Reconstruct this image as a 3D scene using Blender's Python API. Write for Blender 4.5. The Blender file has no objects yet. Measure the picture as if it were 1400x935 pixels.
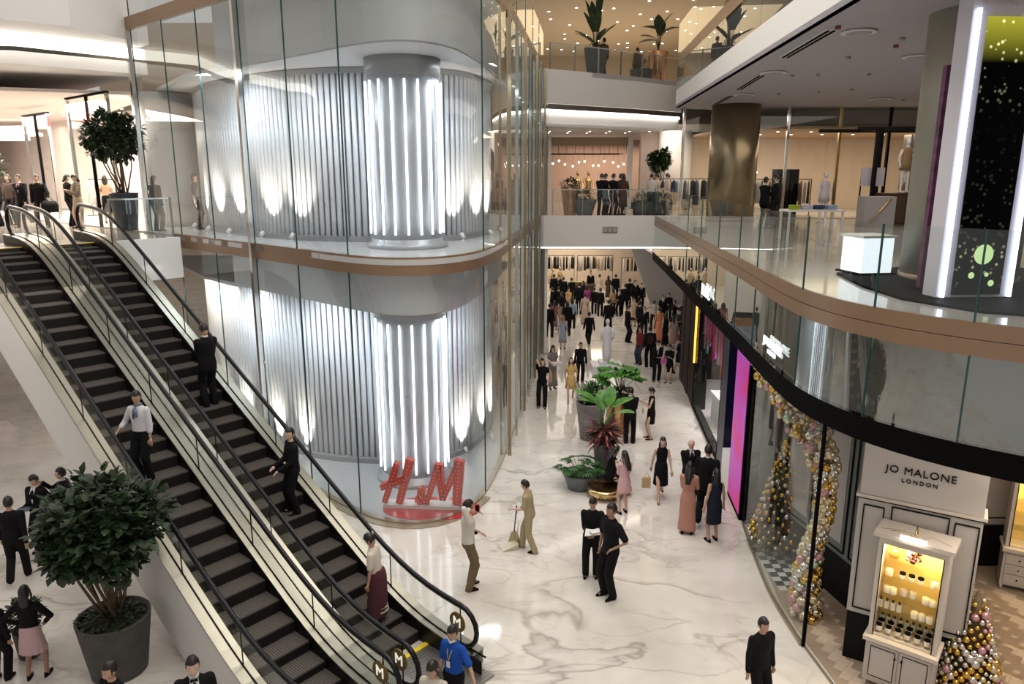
import bpy, bmesh, math, random
from mathutils import Vector, Matrix
random.seed(7)
PI = math.pi
R = math.radians
SC = bpy.context.scene
COL = SC.collection

# ------------------------------------------------------------------ camera
EYE = 7.75            # camera height above the ground floor (metres)
PITCH = R(13.0)
cam_data = bpy.data.cameras.new('camera')
cam_data.sensor_width = 36.0
cam_data.lens = 36.0 * 1000.0 / 1400.0
cam_data.clip_start = 0.05
cam_data.clip_end = 300
cam = bpy.data.objects.new('camera', cam_data)
cam.location = (0, 0, EYE)
cam.rotation_euler = (R(90) - PITCH, 0, 0)
COL.objects.link(cam)
SC.camera = cam

# ------------------------------------------------------------------ exposure and ambient
SC.view_settings.view_transform = 'Standard'
SC.view_settings.look = 'None'
SC.view_settings.gamma = 1
SC.view_settings.exposure = 0.12
SC.view_settings.use_curve_mapping = False
w = bpy.data.worlds.new('world')
SC.world = w
w.use_nodes = True
w.node_tree.nodes['Background'].inputs[0].default_value = (1.0, 0.95, 0.9, 1)
w.node_tree.nodes['Background'].inputs[1].default_value = 0.42

# ------------------------------------------------------------------ large lights (ceiling lamps of the mall and added fills)
def area(name, loc, size, power, color=(1, .93, .84), rot=(0, 0, 0), sy=None, spread=None):
    l = bpy.data.lights.new(name, 'AREA')
    l.energy = power
    l.color = color
    l.shape = 'RECTANGLE'
    l.size = size
    l.size_y = sy or size
    if spread: l.spread = R(spread)
    o = bpy.data.objects.new(name, l)
    o.location = loc
    o.rotation_euler = rot
    COL.objects.link(o)
    return o
def spot(name, loc, target, power, angle=50, color=(1, .9, .75), r=.05, blend=.6):
    l = bpy.data.lights.new(name, 'SPOT')
    l.energy = power
    l.color = color
    l.spot_size = R(angle)
    l.spot_blend = blend
    l.shadow_soft_size = r
    o = bpy.data.objects.new(name, l)
    o.location = loc
    o.rotation_euler = (Vector(target) - Vector(loc)).to_track_quat('-Z', 'Y').to_euler()
    COL.objects.link(o)
    return o
area('atrium_lamp', (1.5, 15, 17.5), 6, 1350, sy=14)
area('atrium_lamp', (-8, 14, 17.5), 6, 380, sy=12)
area('atrium_lamp', (2, 4, 17.5), 6, 650, sy=6)
area('left_gallery_light', (-19, 28, 10.0), 8, 1700, (1, .86, .74))
area('left_gallery_light', (-14, 25.5, 10.0), 3, 420, (1, .88, .76))
area('left_gallery_light', (-26, 33, 10.0), 8, 800, (1, .86, .76))  # added fill that brightens the end wall, no fixture of its own
area('right_gallery_lamp', (11, 20, 10.1), 6, 230, (1, .88, .78), sy=12)
area('right_store_lamp', (13, 32.5, 9.4), 12, 420, (1, .78, .58), sy=4)
area('under_bridge_lamp', (5, 40, 4.6), 7, 420, (1, .9, .78), sy=14)
area('far_shop_lamp', (5, 49, 4.5), 8, 330, (1, .82, .64), sy=3)
area('bridge_lamp', (5, 36, 9.7), 6, 230, (1, .84, .68), sy=3)
area('bridge_store_lamp', (6, 43, 9.4), 6, 230, (1, .74, .56), sy=4)
area('upper_floor_lamp', (6, 45, 15.5), 10, 420, (1, .74, .45), sy=14)
area('beauty_shop_lamp', (8.2, 9.4, 4.05), 3.2, 95, (1, .86, .7), sy=2.6)
area('fragrance_sign_lamp', (6.6, 8.6, 4.0), 1.4, 40, (1, .88, .74), rot=(R(-35), 0, 0), sy=.4)
area('left_ground_lamp', (-12, 15, 5.3), 5, 110, (1, .9, .8), sy=10)
for lz_ in (10.2, 4.65):
    for lx_, ly_ in ((-7.6, 19.7), (-5.0, 18.0), (-.9, 18.0)): area('tower_slat_fill', (lx_, ly_, lz_), 1.1, 60 if lx_ < -4 else 36, (.86, .93, 1), sy=.5)  # unseen fills added to brighten the slat screens on both storeys
area('tower_shop_lamp', (-9.5, 22.5, 4.5), 3, 150, (1, .86, .74))

# ------------------------------------------------------------------ geometry of the view: pixel (1400 x 935) -> point on a real plane
CP, SP = math.cos(PITCH), math.sin(PITCH)
def ray(px, py):
    x = (px - 700) / 1000.0; v = (467.5 - py) / 1000.0
    return Vector((x, CP + v * SP, -SP + v * CP))
def at(px, py, z=0.0):
    r = ray(px, py); k = (z - EYE) / r.z
    return Vector((r.x * k, r.y * k, z))
def aty(px, py, Y):
    r = ray(px, py); k = Y / r.y
    return Vector((r.x * k, Y, EYE + r.z * k))

# ------------------------------------------------------------------ materials
MATS = {}
def mat(name, col=(.8, .8, .8), rough=.5, metal=0.0, emit=None, es=0.0, noise=None, bump=None, spec=None, alpha=None, coat=0):
    if name in MATS: return MATS[name]
    m = bpy.data.materials.new(name)
    m.use_nodes = True
    nt = m.node_tree
    b = nt.nodes['Principled BSDF']
    b.inputs['Base Color'].default_value = (*col, 1)
    b.inputs['Roughness'].default_value = rough
    b.inputs['Metallic'].default_value = metal
    if spec is not None: b.inputs['Specular IOR Level'].default_value = spec
    if coat: b.inputs['Coat Weight'].default_value = coat
    if alpha is not None: b.inputs['Alpha'].default_value = alpha
    if emit:
        b.inputs['Emission Color'].default_value = (*emit, 1)
        b.inputs['Emission Strength'].default_value = es
    if noise:                        # (scale, amount): gentle mottling of the surface's own colour
        tc = nt.nodes.new('ShaderNodeTexCoord'); n = nt.nodes.new('ShaderNodeTexNoise')
        n.inputs['Scale'].default_value = noise[0]; n.inputs['Detail'].default_value = 5
        nt.links.new(tc.outputs['Object'], n.inputs['Vector'])
        r = nt.nodes.new('ShaderNodeValToRGB')
        a = noise[1]
        r.color_ramp.elements[0].position = .3; r.color_ramp.elements[1].position = .7
        r.color_ramp.elements[0].color = (*[max(0, c * (1 - a)) for c in col], 1)
        r.color_ramp.elements[1].color = (*[min(1, c * (1 + a)) for c in col], 1)
        nt.links.new(n.outputs[0], r.inputs[0]); nt.links.new(r.outputs[0], b.inputs['Base Color'])
    if bump:
        tc = nt.nodes.new('ShaderNodeTexCoord'); n = nt.nodes.new('ShaderNodeTexNoise')
        n.inputs['Scale'].default_value = bump[0]
        nt.links.new(tc.outputs['Object'], n.inputs['Vector'])
        bp = nt.nodes.new('ShaderNodeBump'); bp.inputs['Strength'].default_value = bump[1]; bp.inputs['Distance'].default_value = .01
        nt.links.new(n.outputs[0], bp.inputs['Height']); nt.links.new(bp.outputs[0], b.inputs['Normal'])
    MATS[name] = m
    return m
def glass(name, tint=(.86, .93, .91), refl=.08, ior=1.5, rough=.0):
    if name in MATS: return MATS[name]
    m = bpy.data.materials.new(name); m.use_nodes = True
    nt = m.node_tree; nt.nodes.clear()
    o = nt.nodes.new('ShaderNodeOutputMaterial'); mx = nt.nodes.new('ShaderNodeMixShader')
    t = nt.nodes.new('ShaderNodeBsdfTransparent'); g = nt.nodes.new('ShaderNodeBsdfGlossy')
    t.inputs[0].default_value = (*tint, 1); g.inputs['Roughness'].default_value = rough
    g.inputs[0].default_value = (.95, 1, .98, 1)
    f = nt.nodes.new('ShaderNodeFresnel'); f.inputs[0].default_value = ior
    a = nt.nodes.new('ShaderNodeMath'); a.operation = 'ADD'; a.inputs[1].default_value = refl; a.use_clamp = True
    geo = nt.nodes.new('ShaderNodeNewGeometry'); inv = nt.nodes.new('ShaderNodeMath'); inv.operation = 'SUBTRACT'; inv.inputs[0].default_value = 1
    mul = nt.nodes.new('ShaderNodeMath'); mul.operation = 'MULTIPLY'      # reflect on the outer face of each sheet only
    nt.links.new(geo.outputs['Backfacing'], inv.inputs[1]); nt.links.new(f.outputs[0], a.inputs[0])
    nt.links.new(a.outputs[0], mul.inputs[0]); nt.links.new(inv.outputs[0], mul.inputs[1]); nt.links.new(mul.outputs[0], mx.inputs[0])
    nt.links.new(t.outputs[0], mx.inputs[1]); nt.links.new(g.outputs[0], mx.inputs[2]); nt.links.new(mx.outputs[0], o.inputs[0])
    MATS[name] = m
    return m
def marble():
    m = mat('polished_marble', (.72, .67, .61), .08, spec=.6)
    nt = m.node_tree; b = nt.nodes['Principled BSDF']; L = nt.links.new
    tc = nt.nodes.new('ShaderNodeTexCoord')
    def vein(scale, width, dark, offs, stretch, turn=35):
        mp = nt.nodes.new('ShaderNodeMapping'); mp.inputs['Rotation'].default_value = (0, 0, R(turn)); mp.inputs['Scale'].default_value = (1, stretch, 1); mp.inputs['Location'].default_value = offs
        L(tc.outputs['Object'], mp.inputs[0])
        n = nt.nodes.new('ShaderNodeTexNoise'); n.inputs['Scale'].default_value = scale; n.inputs['Detail'].default_value = 5; n.inputs['Roughness'].default_value = .42; n.inputs['Distortion'].default_value = .5
        L(mp.outputs[0], n.inputs['Vector'])
        r = nt.nodes.new('ShaderNodeValToRGB'); e = r.color_ramp.elements
        e[0].position = .5 - width; e[0].color = (1, 1, 1, 1); e[1].position = .5 + width * 2.5; e[1].color = (1, 1, 1, 1)
        q = e.new(.5); q.color = (dark, dark * .97, dark * .94, 1); q = e.new(.5 + width * .5); q.color = ((1 + dark) / 2,) * 3 + (1,)
        L(n.outputs[0], r.inputs[0])
        n2 = nt.nodes.new('ShaderNodeTexNoise'); n2.inputs['Scale'].default_value = scale * .9; n2.inputs['Detail'].default_value = 2
        mp2 = nt.nodes.new('ShaderNodeMapping'); mp2.inputs['Location'].default_value = (offs[1], offs[0] + 7, 3); L(tc.outputs['Object'], mp2.inputs[0]); L(mp2.outputs[0], n2.inputs['Vector'])
        k = nt.nodes.new('ShaderNodeValToRGB'); k.color_ramp.elements[0].position = .42; k.color_ramp.elements[1].position = .6; L(n2.outputs[0], k.inputs[0])
        mx = nt.nodes.new('ShaderNodeMixRGB'); L(k.outputs[0], mx.inputs[0]); mx.inputs[1].default_value = (1, 1, 1, 1); L(r.outputs[0], mx.inputs[2])
        return mx
    v1 = vein(.26, .010, .58, (3, 1, 0), 1.9); v2 = vein(.6, .012, .80, (11, 5, 2), 1.5, -20); v3 = vein(.40, .010, .68, (21, 9, 4), 2.2, 70); v4 = vein(.9, .012, .85, (2, 19, 4), 1.8, 10)
    n3 = nt.nodes.new('ShaderNodeTexNoise'); n3.inputs['Scale'].default_value = .7; n3.inputs['Detail'].default_value = 6
    L(tc.outputs['Object'], n3.inputs['Vector'])
    base = nt.nodes.new('ShaderNodeValToRGB'); base.color_ramp.elements[0].position = .3; base.color_ramp.elements[0].color = (.60, .555, .50, 1)
    base.color_ramp.elements[1].position = .55; base.color_ramp.elements[1].color = (.74, .695, .64, 1)
    L(n3.outputs[0], base.inputs[0])
    cur_ = base
    for v_ in (v1, v2, v3, v4):
        mm = nt.nodes.new('ShaderNodeMixRGB'); mm.blend_type = 'MULTIPLY'; mm.inputs[0].default_value = 1; L(cur_.outputs[0], mm.inputs[1]); L(v_.outputs[0], mm.inputs[2]); cur_ = mm
    L(cur_.outputs[0], b.inputs['Base Color'])
    return m
def wood(name, c1, c2, rough=.45, scale=3.0):
    m = mat(name, c1, rough)
    nt = m.node_tree; b = nt.nodes['Principled BSDF']; L = nt.links.new
    tc = nt.nodes.new('ShaderNodeTexCoord'); mp = nt.nodes.new('ShaderNodeMapping'); mp.inputs['Scale'].default_value = (scale * 6, scale * .6, scale)
    n = nt.nodes.new('ShaderNodeTexNoise'); n.inputs['Scale'].default_value = 2; n.inputs['Detail'].default_value = 6
    L(tc.outputs['Object'], mp.inputs[0]); L(mp.outputs[0], n.inputs['Vector'])
    r = nt.nodes.new('ShaderNodeValToRGB'); r.color_ramp.elements[0].position = .3; r.color_ramp.elements[0].color = (*c1, 1)
    r.color_ramp.elements[1].position = .7; r.color_ramp.elements[1].color = (*c2, 1)
    L(n.outputs[0], r.inputs[0]); L(r.outputs[0], b.inputs['Base Color'])
    return m

M_MARBLE = marble()
M_WHITE = mat('white_plaster', (.74, .72, .70), .55)
M_CEIL = mat('ceiling_paint', (.70, .68, .67), .7)
M_WARMCEIL = mat('warm_ceiling_paint', (.74, .66, .54), .7)
M_BRONZE = mat('bronze_band', (.29, .185, .115), .38, .35, noise=(.8, .08))
M_BLACK = mat('black_gloss', (.004, .004, .004), .75, spec=.05)
M_MATTBLACK = mat('matt_black', (.006, .006, .006), .6, spec=.15)
M_STEEL = mat('polished_steel', (.62, .60, .56), .12, 1.0)
M_DECK = mat('brushed_steel', (.34, .315, .265), .32, 1.0)
M_RUBBER = mat('black_rubber', (.006, .006, .008), .3, spec=.3)
M_TREAD = mat('step_tread', (.125, .11, .098), .65, .1, spec=.2)
M_RISER = mat('step_riser', (.014, .012, .011), .6, spec=.2)
M_YELLOW = mat('yellow_line', (.85, .62, .03), .5)
M_GLASS = glass('clear_glass', (.95, .975, .965), .02)
M_GRAIL = glass('balustrade_glass', (.95, .965, .955), .0, 1.35, .12)
M_GFAC = glass('tower_glass', (.915, .93, .935), .05)
M_GEDGE = mat('green_glass_edge', (.02, .075, .07), .2)
M_GOLD = mat('gold_metal', (.72, .52, .24), .22, 1.0)
M_COLGOLD = mat('champagne_metal', (.36, .29, .18), .30, .9)
M_COLOLIVE = mat('champagne_paint', (.34, .32, .25), .5, .25, noise=(2, .06))
M_COVE = mat('cove_light', (1, 1, 1), .5, emit=(1, .93, .82), es=3.0)
M_LAMP = mat('lamp_face', (1, 1, 1), .5, emit=(1, .95, .85), es=8.0)
M_TUBE = mat('led_tube', (1, 1, 1), .5, emit=(.90, .95, 1), es=3.0)
M_SLAT = mat('silver_slat', (.86, .88, .90), .38, .15)
M_GREY = mat('grey_paint', (.38, .37, .36), .6)
M_RED = mat('sign_red', (.62, .035, .02), .4)
M_SKIN = mat('skin_tone', (.50, .30, .20), .5)
M_SKIN2 = mat('light_skin_tone', (.64, .42, .31), .5)
M_SKIN3 = mat('tan_skin_tone', (.36, .20, .13), .5)
M_HAIR = mat('black_hair', (.010, .008, .007), .45)
M_SOIL = mat('soil', (.03, .022, .015), .9)
M_LEAF = mat('dark_leaf', (.018, .040, .012), .5, noise=(6, .6))
M_LEAF2 = mat('bright_leaf', (.07, .22, .03), .4, noise=(6, .5))
M_LEAF3 = mat('mid_leaf', (.035, .11, .028), .4, noise=(6, .5))
M_BARK = mat('bark', (.12, .08, .045), .8, noise=(20, .4))

# ------------------------------------------------------------------ mesh builder
class MB:
    def __init__(self): self.v = []; self.f = []; self.m = []; self.s = []
    def add(self, vs, fs, mi=0, smooth=False):
        k = len(self.v); self.v += [tuple(p) for p in vs]
        for f in fs: self.f.append(tuple(i + k for i in f)); self.m.append(mi); self.s.append(smooth)
        return self
    def box(self, c, s, rz=0, mi=0):
        hx, hy, hz = s[0] / 2, s[1] / 2, s[2] / 2; ca, sa = math.cos(rz), math.sin(rz)
        vs = []
        for z in (-hz, hz):
            for x, y in ((-hx, -hy), (hx, -hy), (hx, hy), (-hx, hy)):
                vs.append((c[0] + x * ca - y * sa, c[1] + x * sa + y * ca, c[2] + z))
        return self.add(vs, [(3, 2, 1, 0), (4, 5, 6, 7), (0, 1, 5, 4), (1, 2, 6, 5), (2, 3, 7, 6), (3, 0, 4, 7)], mi)
    def hexa(self, p, mi=0):          # eight corners, bottom four then top four
        return self.add(p, [(3, 2, 1, 0), (4, 5, 6, 7), (0, 1, 5, 4), (1, 2, 6, 5), (2, 3, 7, 6), (3, 0, 4, 7)], mi)
    def prism(self, poly, z0, z1, mi=0, smooth=False):
        n = len(poly)
        if sum(poly[i][0] * poly[(i + 1) % n][1] - poly[(i + 1) % n][0] * poly[i][1] for i in range(n)) < 0: poly = poly[::-1]
        vs = [(p[0], p[1], z0) for p in poly] + [(p[0], p[1], z1) for p in poly]
        self.add(vs, [tuple(range(n - 1, -1, -1)), tuple(range(n, 2 * n))], mi)
        k = len(self.v) - 2 * n
        for i in range(n):
            j = (i + 1) % n
            self.f.append((k + i, k + j, k + n + j, k + n + i)); self.m.append(mi); self.s.append(smooth)
        return self
    def strip(self, path, z0, z1, th, mi=0, smooth=True, side=1):
        """a wall of thickness th along an open plan path; z0, z1 may be lists"""
        n = len(path); off = []
        for i in range(n):
            a = Vector(path[max(0, i - 1)][:2]); b = Vector(path[min(n - 1, i + 1)][:2])
            t = (b - a).normalized(); off.append(Vector((-t.y, t.x)) * th * side)
        vs = []
        for i in range(n):
            p = Vector(path[i][:2]); q = p + off[i]
            za = z0[i] if isinstance(z0, (list, tuple)) else z0; zb = z1[i] if isinstance(z1, (list, tuple)) else z1
            vs += [(p.x, p.y, za), (p.x, p.y, zb), (q.x, q.y, zb), (q.x, q.y, za)]
        for c in range(4):                       # four separate sheets so that edges stay crisp
            e_ = (c + 1) % 4; sh = []
            for i in range(n): sh += [vs[4 * i + c], vs[4 * i + e_]]
            self.add(sh, [(2 * i, 2 * i + 2, 2 * i + 3, 2 * i + 1) for i in range(n - 1)], mi, smooth)
        return self.add([vs[0], vs[1], vs[2], vs[3]], [(0, 1, 2, 3)], mi).add(vs[-4:], [(3, 2, 1, 0)], mi)
    def tube(self, pts, rs, n=8, mi=0, cap=True, smooth=True, flat=1.0):
        pts = [Vector(p) for p in pts]
        if not isinstance(rs, (list, tuple)): rs = [rs] * len(pts)
        vs = []; ref = None
        for i, p in enumerate(pts):
            a = pts[max(0, i - 1)]; b = pts[min(len(pts) - 1, i + 1)]
            t = (b - a)
            t = t.normalized() if t.length > 1e-9 else Vector((0, 0, 1))
            if ref is None: ref = Vector((0, 0, 1)) if abs(t.z) < .9 else Vector((0, 1, 0))
            u = (ref - t * ref.dot(t))
            u = u.normalized() if u.length > 1e-6 else t.orthogonal().normalized()
            w_ = t.cross(u); ref = u
            for k in range(n):
                an = 2 * PI * k / n
                vs.append(p + (u * math.cos(an) * flat + w_ * math.sin(an)) * rs[i])
        fs = []
        for i in range(len(pts) - 1):
            for k in range(n):
                j = (k + 1) % n
                fs.append((i * n + k, i * n + j, (i + 1) * n + j, (i + 1) * n + k))
        self.add(vs, fs, mi, smooth)
        if cap:
            b0 = len(self.v) - len(vs)
            self.f += [tuple(b0 + k for k in range(n - 1, -1, -1)), tuple(b0 + (len(pts) - 1) * n + k for k in range(n))]
            self.m += [mi, mi]; self.s += [False, False]
        return self
    def lathe(self, prof, n=24, c=(0, 0, 0), mi=0, smooth=True, sx=1, sy=1):
        vs = []
        for r, z in prof:
            for k in range(n):
                a = 2 * PI * k / n
                vs.append((c[0] + r * math.cos(a) * sx, c[1] + r * math.sin(a) * sy, c[2] + z))
        fs = []
        for i in range(len(prof) - 1):
            for k in range(n):
                j = (k + 1) % n
                fs.append((i * n + k, i * n + j, (i + 1) * n + j, (i + 1) * n + k))
        self.add(vs, fs, mi, smooth)
        b0 = len(self.v) - len(vs)
        self.f += [tuple(b0 + k for k in range(n - 1, -1, -1)), tuple(b0 + (len(prof) - 1) * n + k for k in range(n))]
        self.m += [mi, mi]; self.s += [False, False]
        return self
    def ball(self, c, r, n=10, m=7, mi=0):
        rx, ry, rz = r if isinstance(r, (list, tuple)) else (r, r, r)
        return self.lathe([(max(.0005, math.sin(PI * i / m)), -math.cos(PI * i / m) * rz) for i in range(m + 1)], n, c, mi, True, rx, ry)
    def loft(self, rings, n=16, mi=0, xf=None, cap=True):
        """rings: (cx, cy, z, rx, ry)"""
        vs = []
        for cx, cy, z, rx, ry in rings:
            for k in range(n):
                a = 2 * PI * k / n
                p = Vector((cx + rx * math.cos(a), cy + ry * math.sin(a), z))
                vs.append(xf @ p if xf else p)
        fs = []
        for i in range(len(rings) - 1):
            for k in range(n):
                j = (k + 1) % n
                fs.append((i * n + k, i * n + j, (i + 1) * n + j, (i + 1) * n + k))
        if cap: fs += [tuple(range(n - 1, -1, -1)), tuple((len(rings) - 1) * n + k for k in range(n))]
        return self.add(vs, fs, mi, True)
    def leaf(self, base, dirv, up, ln, wd, fold=.15, droop=.3, mi=0, seg=3):
        d_ = Vector(dirv).normalized(); u = Vector(up); u = (u - d_ * u.dot(d_))
        u = u.normalized() if u.length > 1e-5 else d_.orthogonal().normalized()
        s_ = d_.cross(u); vs = []; base = Vector(base)
        for i in range(seg + 1):
            t = i / seg; wv = wd * math.sin(PI * (.08 + .88 * t)) ** .8
            c = base + d_ * ln * t - u * droop * ln * t * t
            vs += [c - s_ * wv / 2 + u * fold * wv, c, c + s_ * wv / 2 + u * fold * wv]
        fs = []
        for i in range(seg):
            a = 3 * i
            fs += [(a, a + 1, a + 4, a + 3), (a + 1, a + 2, a + 5, a + 4)]
        return self.add(vs, fs, mi, True)
    def mesh(self, name, mats):
        me = bpy.data.meshes.new(name)
        me.from_pydata(self.v, [], self.f)
        for m_ in (mats if isinstance(mats, (list, tuple)) else [mats]): me.materials.append(m_)
        me.polygons.foreach_set('material_index', self.m)
        me.polygons.foreach_set('use_smooth', self.s)
        me.update()
        return me
    def build(self, name, mats, parent=None, loc=None, rz=None, kind=None):
        o = bpy.data.objects.new(name, self.mesh(name, mats))
        COL.objects.link(o)
        if parent: o.parent = parent
        if loc is not None: o.location = loc
        if rz is not None: o.rotation_euler.z = rz
        if kind: o['kind'] = kind
        return o
def tag(o, label, cat, group=None, kind=None):
    if label: o['label'] = label
    if cat: o['category'] = cat
    if group: o['group'] = group
    if kind: o['kind'] = kind
    return o
def empty(name, loc=(0, 0, 0), rz=0):
    o = bpy.data.objects.new(name, None); o.location = loc; o.rotation_euler.z = rz
    o.empty_display_size = .2
    COL.objects.link(o); return o
def struct(name, mb, m, label=None):
    o = mb.build(name, m) if mb else empty(name)
    o['kind'] = 'structure'
    if label: o['label'] = label
    return o
def link(name, me, parent=None, loc=None, rz=None, sc=None, rot=None):
    o = bpy.data.objects.new(name, me); COL.objects.link(o)
    if parent: o.parent = parent
    if loc is not None: o.location = loc
    if rz is not None: o.rotation_euler.z = rz
    if rot is not None: o.rotation_euler = rot
    if sc is not None: o.scale = (sc,) * 3 if not isinstance(sc, (tuple, list)) else sc
    return o
def copy_tree(o, parent=None):
    c = o.copy(); COL.objects.link(c); c.parent = parent
    for ch in o.children: copy_tree(ch, c)
    return c
def spline(pts, per=6):
    out = []; P = [Vector(p) for p in pts]
    for i in range(len(P) - 1):
        a = P[max(0, i - 1)]; b = P[i]; c = P[i + 1]; d_ = P[min(len(P) - 1, i + 2)]
        for k in range(per):
            t = k / per
            out.append(.5 * ((2 * b) + (c - a) * t + (2 * a - 5 * b + 4 * c - d_) * t * t + (3 * b - a - 3 * c + d_) * t ** 3))
    out.append(P[-1]); return out
def plen(path):
    s_ = [0]
    for i in range(1, len(path)): s_.append(s_[-1] + (path[i] - path[i - 1]).length)
    return s_
def pat(path, S, s_):
    s_ = max(0, min(S[-1], s_))
    for i in range(1, len(path)):
        if S[i] >= s_: 
            t = (s_ - S[i - 1]) / max(1e-9, S[i] - S[i - 1]); return path[i - 1].lerp(path[i], t), (path[i] - path[i - 1]).normalized()
    return path[-1], (path[-1] - path[-2]).normalized()
def psub(path, S, a, b, step=.35):
    n = max(1, int((b - a) / step)); return [pat(path, S, a + (b - a) * i / n)[0] for i in range(n + 1)]
def text_mesh(txt, size, extrude, shear=0, spacing=1.0, bevel=0, mat_=None, name='lettering'):
    c = bpy.data.curves.new('text', 'FONT'); c.body = txt; c.size = size; c.extrude = extrude; c.shear = shear
    c.space_character = spacing; c.align_x = 'CENTER'; c.align_y = 'CENTER'; c.bevel_depth = bevel; c.resolution_u = 3
    o = bpy.data.objects.new('text', c); COL.objects.link(o)
    bpy.context.view_layer.update()
    me = bpy.data.meshes.new_from_object(o.evaluated_get(bpy.context.evaluated_depsgraph_get()))
    me.name = name
    bpy.data.objects.remove(o); bpy.data.curves.remove(c)
    me.materials.clear(); me.materials.append(mat_)
    return me
def place_text(me, name, loc, xdir, updir, parent=None):
    x = Vector(xdir).normalized(); y = Vector(updir); y = (y - x * y.dot(x)).normalized(); z = x.cross(y)
    o = link(name, me, parent)
    o.matrix_local = Matrix.Translation(loc) @ Matrix((x, y, z)).transposed().to_4x4()
    return o
# ================================================================== THE SETTING
H2 = 6.0
# escalator axes: dv runs up the escalators in plan, nv across them
dv = Vector((-.7615, .6481)); nv = Vector((.6481, .7615))
def uv(u, w_, z=0.0):
    p = dv * u + nv * w_; return Vector((p.x, p.y, z))
struct('floor', MB().prism([(-34, -3), (16, -3), (16, 56), (-34, 56)], -.3, 0), M_MARBLE)
# outer walls far behind everything
struct('wall_back', MB().box((0, 56.1, 9), (60, .2, 18.4)), mat('warm_wall', (.62, .50, .38), .7))
struct('wall_left', MB().box((-34.1, 26, 9), (.2, 60, 18.4)), M_WHITE)
struct('wall_right', MB().box((20.2, 30, 9), (.2, 52, 18.4)), M_WHITE)

# ---- glass tower on the left (two curved storeys of glass on a bronze band)
fac = spline([(-26.5, 35.6), (-20, 30.1), (-14, 25.0), (-10.3, 21.8), (-7.8, 19.55), (-6.1, 18.05), (-4.8, 16.85), (-3.9, 16.0), (-3.1, 15.4), (-2.3, 15.15), (-1.5, 15.4), (-.85, 16.25), (-.5, 17.5), (-.2, 19.3), (.15, 22.2), (.6, 26), (1.1, 30.2), (1.5, 34)], 5)
fS = plen(fac)
def fac_at_px(px, z, py):            # arc length of the facade nearest to the point seen at that pixel
    best = 0; bd = 1e9
    for i, p in enumerate(fac):
        h = Vector((p.x, p.y, z - EYE)); d_ = h.y * CP - h.z * SP
        q = 700 + 1000 * h.x / d_
        if p.y < 32 and abs(q - px) < bd and (i < len(fac)): bd = abs(q - px); best = i
    # refine
    lo = fS[max(0, best - 1)]; hi = fS[min(len(fS) - 1, best + 1)]; bs = fS[best]
    for k in range(21):
        s_ = lo + (hi - lo) * k / 20; p = pat(fac, fS, s_)[0]
        h = Vector((p.x, p.y, z - EYE)); q = 700 + 1000 * h.x / (h.y * CP - h.z * SP)
        if abs(q - px) < bd: bd = abs(q - px); bs = s_
    return bs
tower_floor = MB()
poly = [tuple(p) for p in fac] + [(1.5, 36), (-20, 36)]
struct('floor', MB().prism(poly, H2 - .12, H2 + .0), mat('tower_floor', (.55, .55, .55), .25))
struct('floor', MB().prism([tuple(p) for p in psub(fac, fS, fac_at_px(235, 6, 320), fS[-1])] + [(-12, 34)], .002, .03), mat('shop_grey_floor', (.42, .42, .42), .3))
band = struct('trim_1', None, None)
def ribbon(path, S, a, b, z0, z1, th, name, m, parent, side=1):
    return MB().strip([tuple(p) for p in psub(path, S, a, b)], z0, z1, th, side=side).build(name, m, parent)
s0 = fac_at_px(238, 6, 320)
ribbon(fac, fS, s0, fS[-1], 5.66, 5.83, .10, 'lower_band', M_BRONZE, band, side=1)
ribbon(fac, fS, s0, fS[-1], 5.83, 6.04, .12, 'upper_band', M_BRONZE, band, side=1)
band3 = struct('trim_2', None, None)
ribbon(fac, fS, 0, fS[-1], 11.75, 12.1, .12, 'bronze_band', M_BRONZE, band3)
# panes: storey 1, storey 2, storey 3
cuts = [fac_at_px(x, 6, 330) for x in (208, 249, 294, 349, 406, 476, 661)]
right = []
s_ = fac_at_px(706, 6, 325)
while s_ < fS[-1] - 1.0:
    right.append(s_); s_ += 1.25
right.append(fS[-1])
def glazing(name, cuts_, z0, z1, glassmat, off=.05):
    g = struct(name, None, None)
    for a, b in zip(cuts_[:-1], cuts_[1:]):
        MB().strip([tuple(p) for p in psub(fac, fS, a + .012, b - .012, .2)], z0, z1, .02).build('pane', glassmat, g)
        p, t = pat(fac, fS, a)
        MB().box((p.x, p.y, (z0 + z1) / 2), (.018, .03, z1 - z0), math.atan2(t.y, t.x)).build('glass_edge', M_GEDGE, g)
    return g
glazing('window_1', [cuts[1] - .2] + cuts[2:] + right, .06, 5.66, M_GFAC)
glazing('window_2', cuts + right, 6.04, 11.75, M_GFAC)
glazing('window_3', [cuts[0], cuts[2], cuts[3], cuts[5], cuts[6]] + right[::2], 12.1, 13.3, M_GFAC)
# base ring of the tower
ring = struct('baseboard_1', None, None)
ribbon(fac, fS, cuts[1], fS[-1], 0, .06, .14, 'kerb', mat('champagne_kerb', (.45, .38, .28), .3, .6), ring)
ribbon(fac, fS, cuts[1], fac_at_px(661, 0, 690), 0, .03, -.18, 'outer_kerb', mat('champagne_kerb'), ring)
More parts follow.
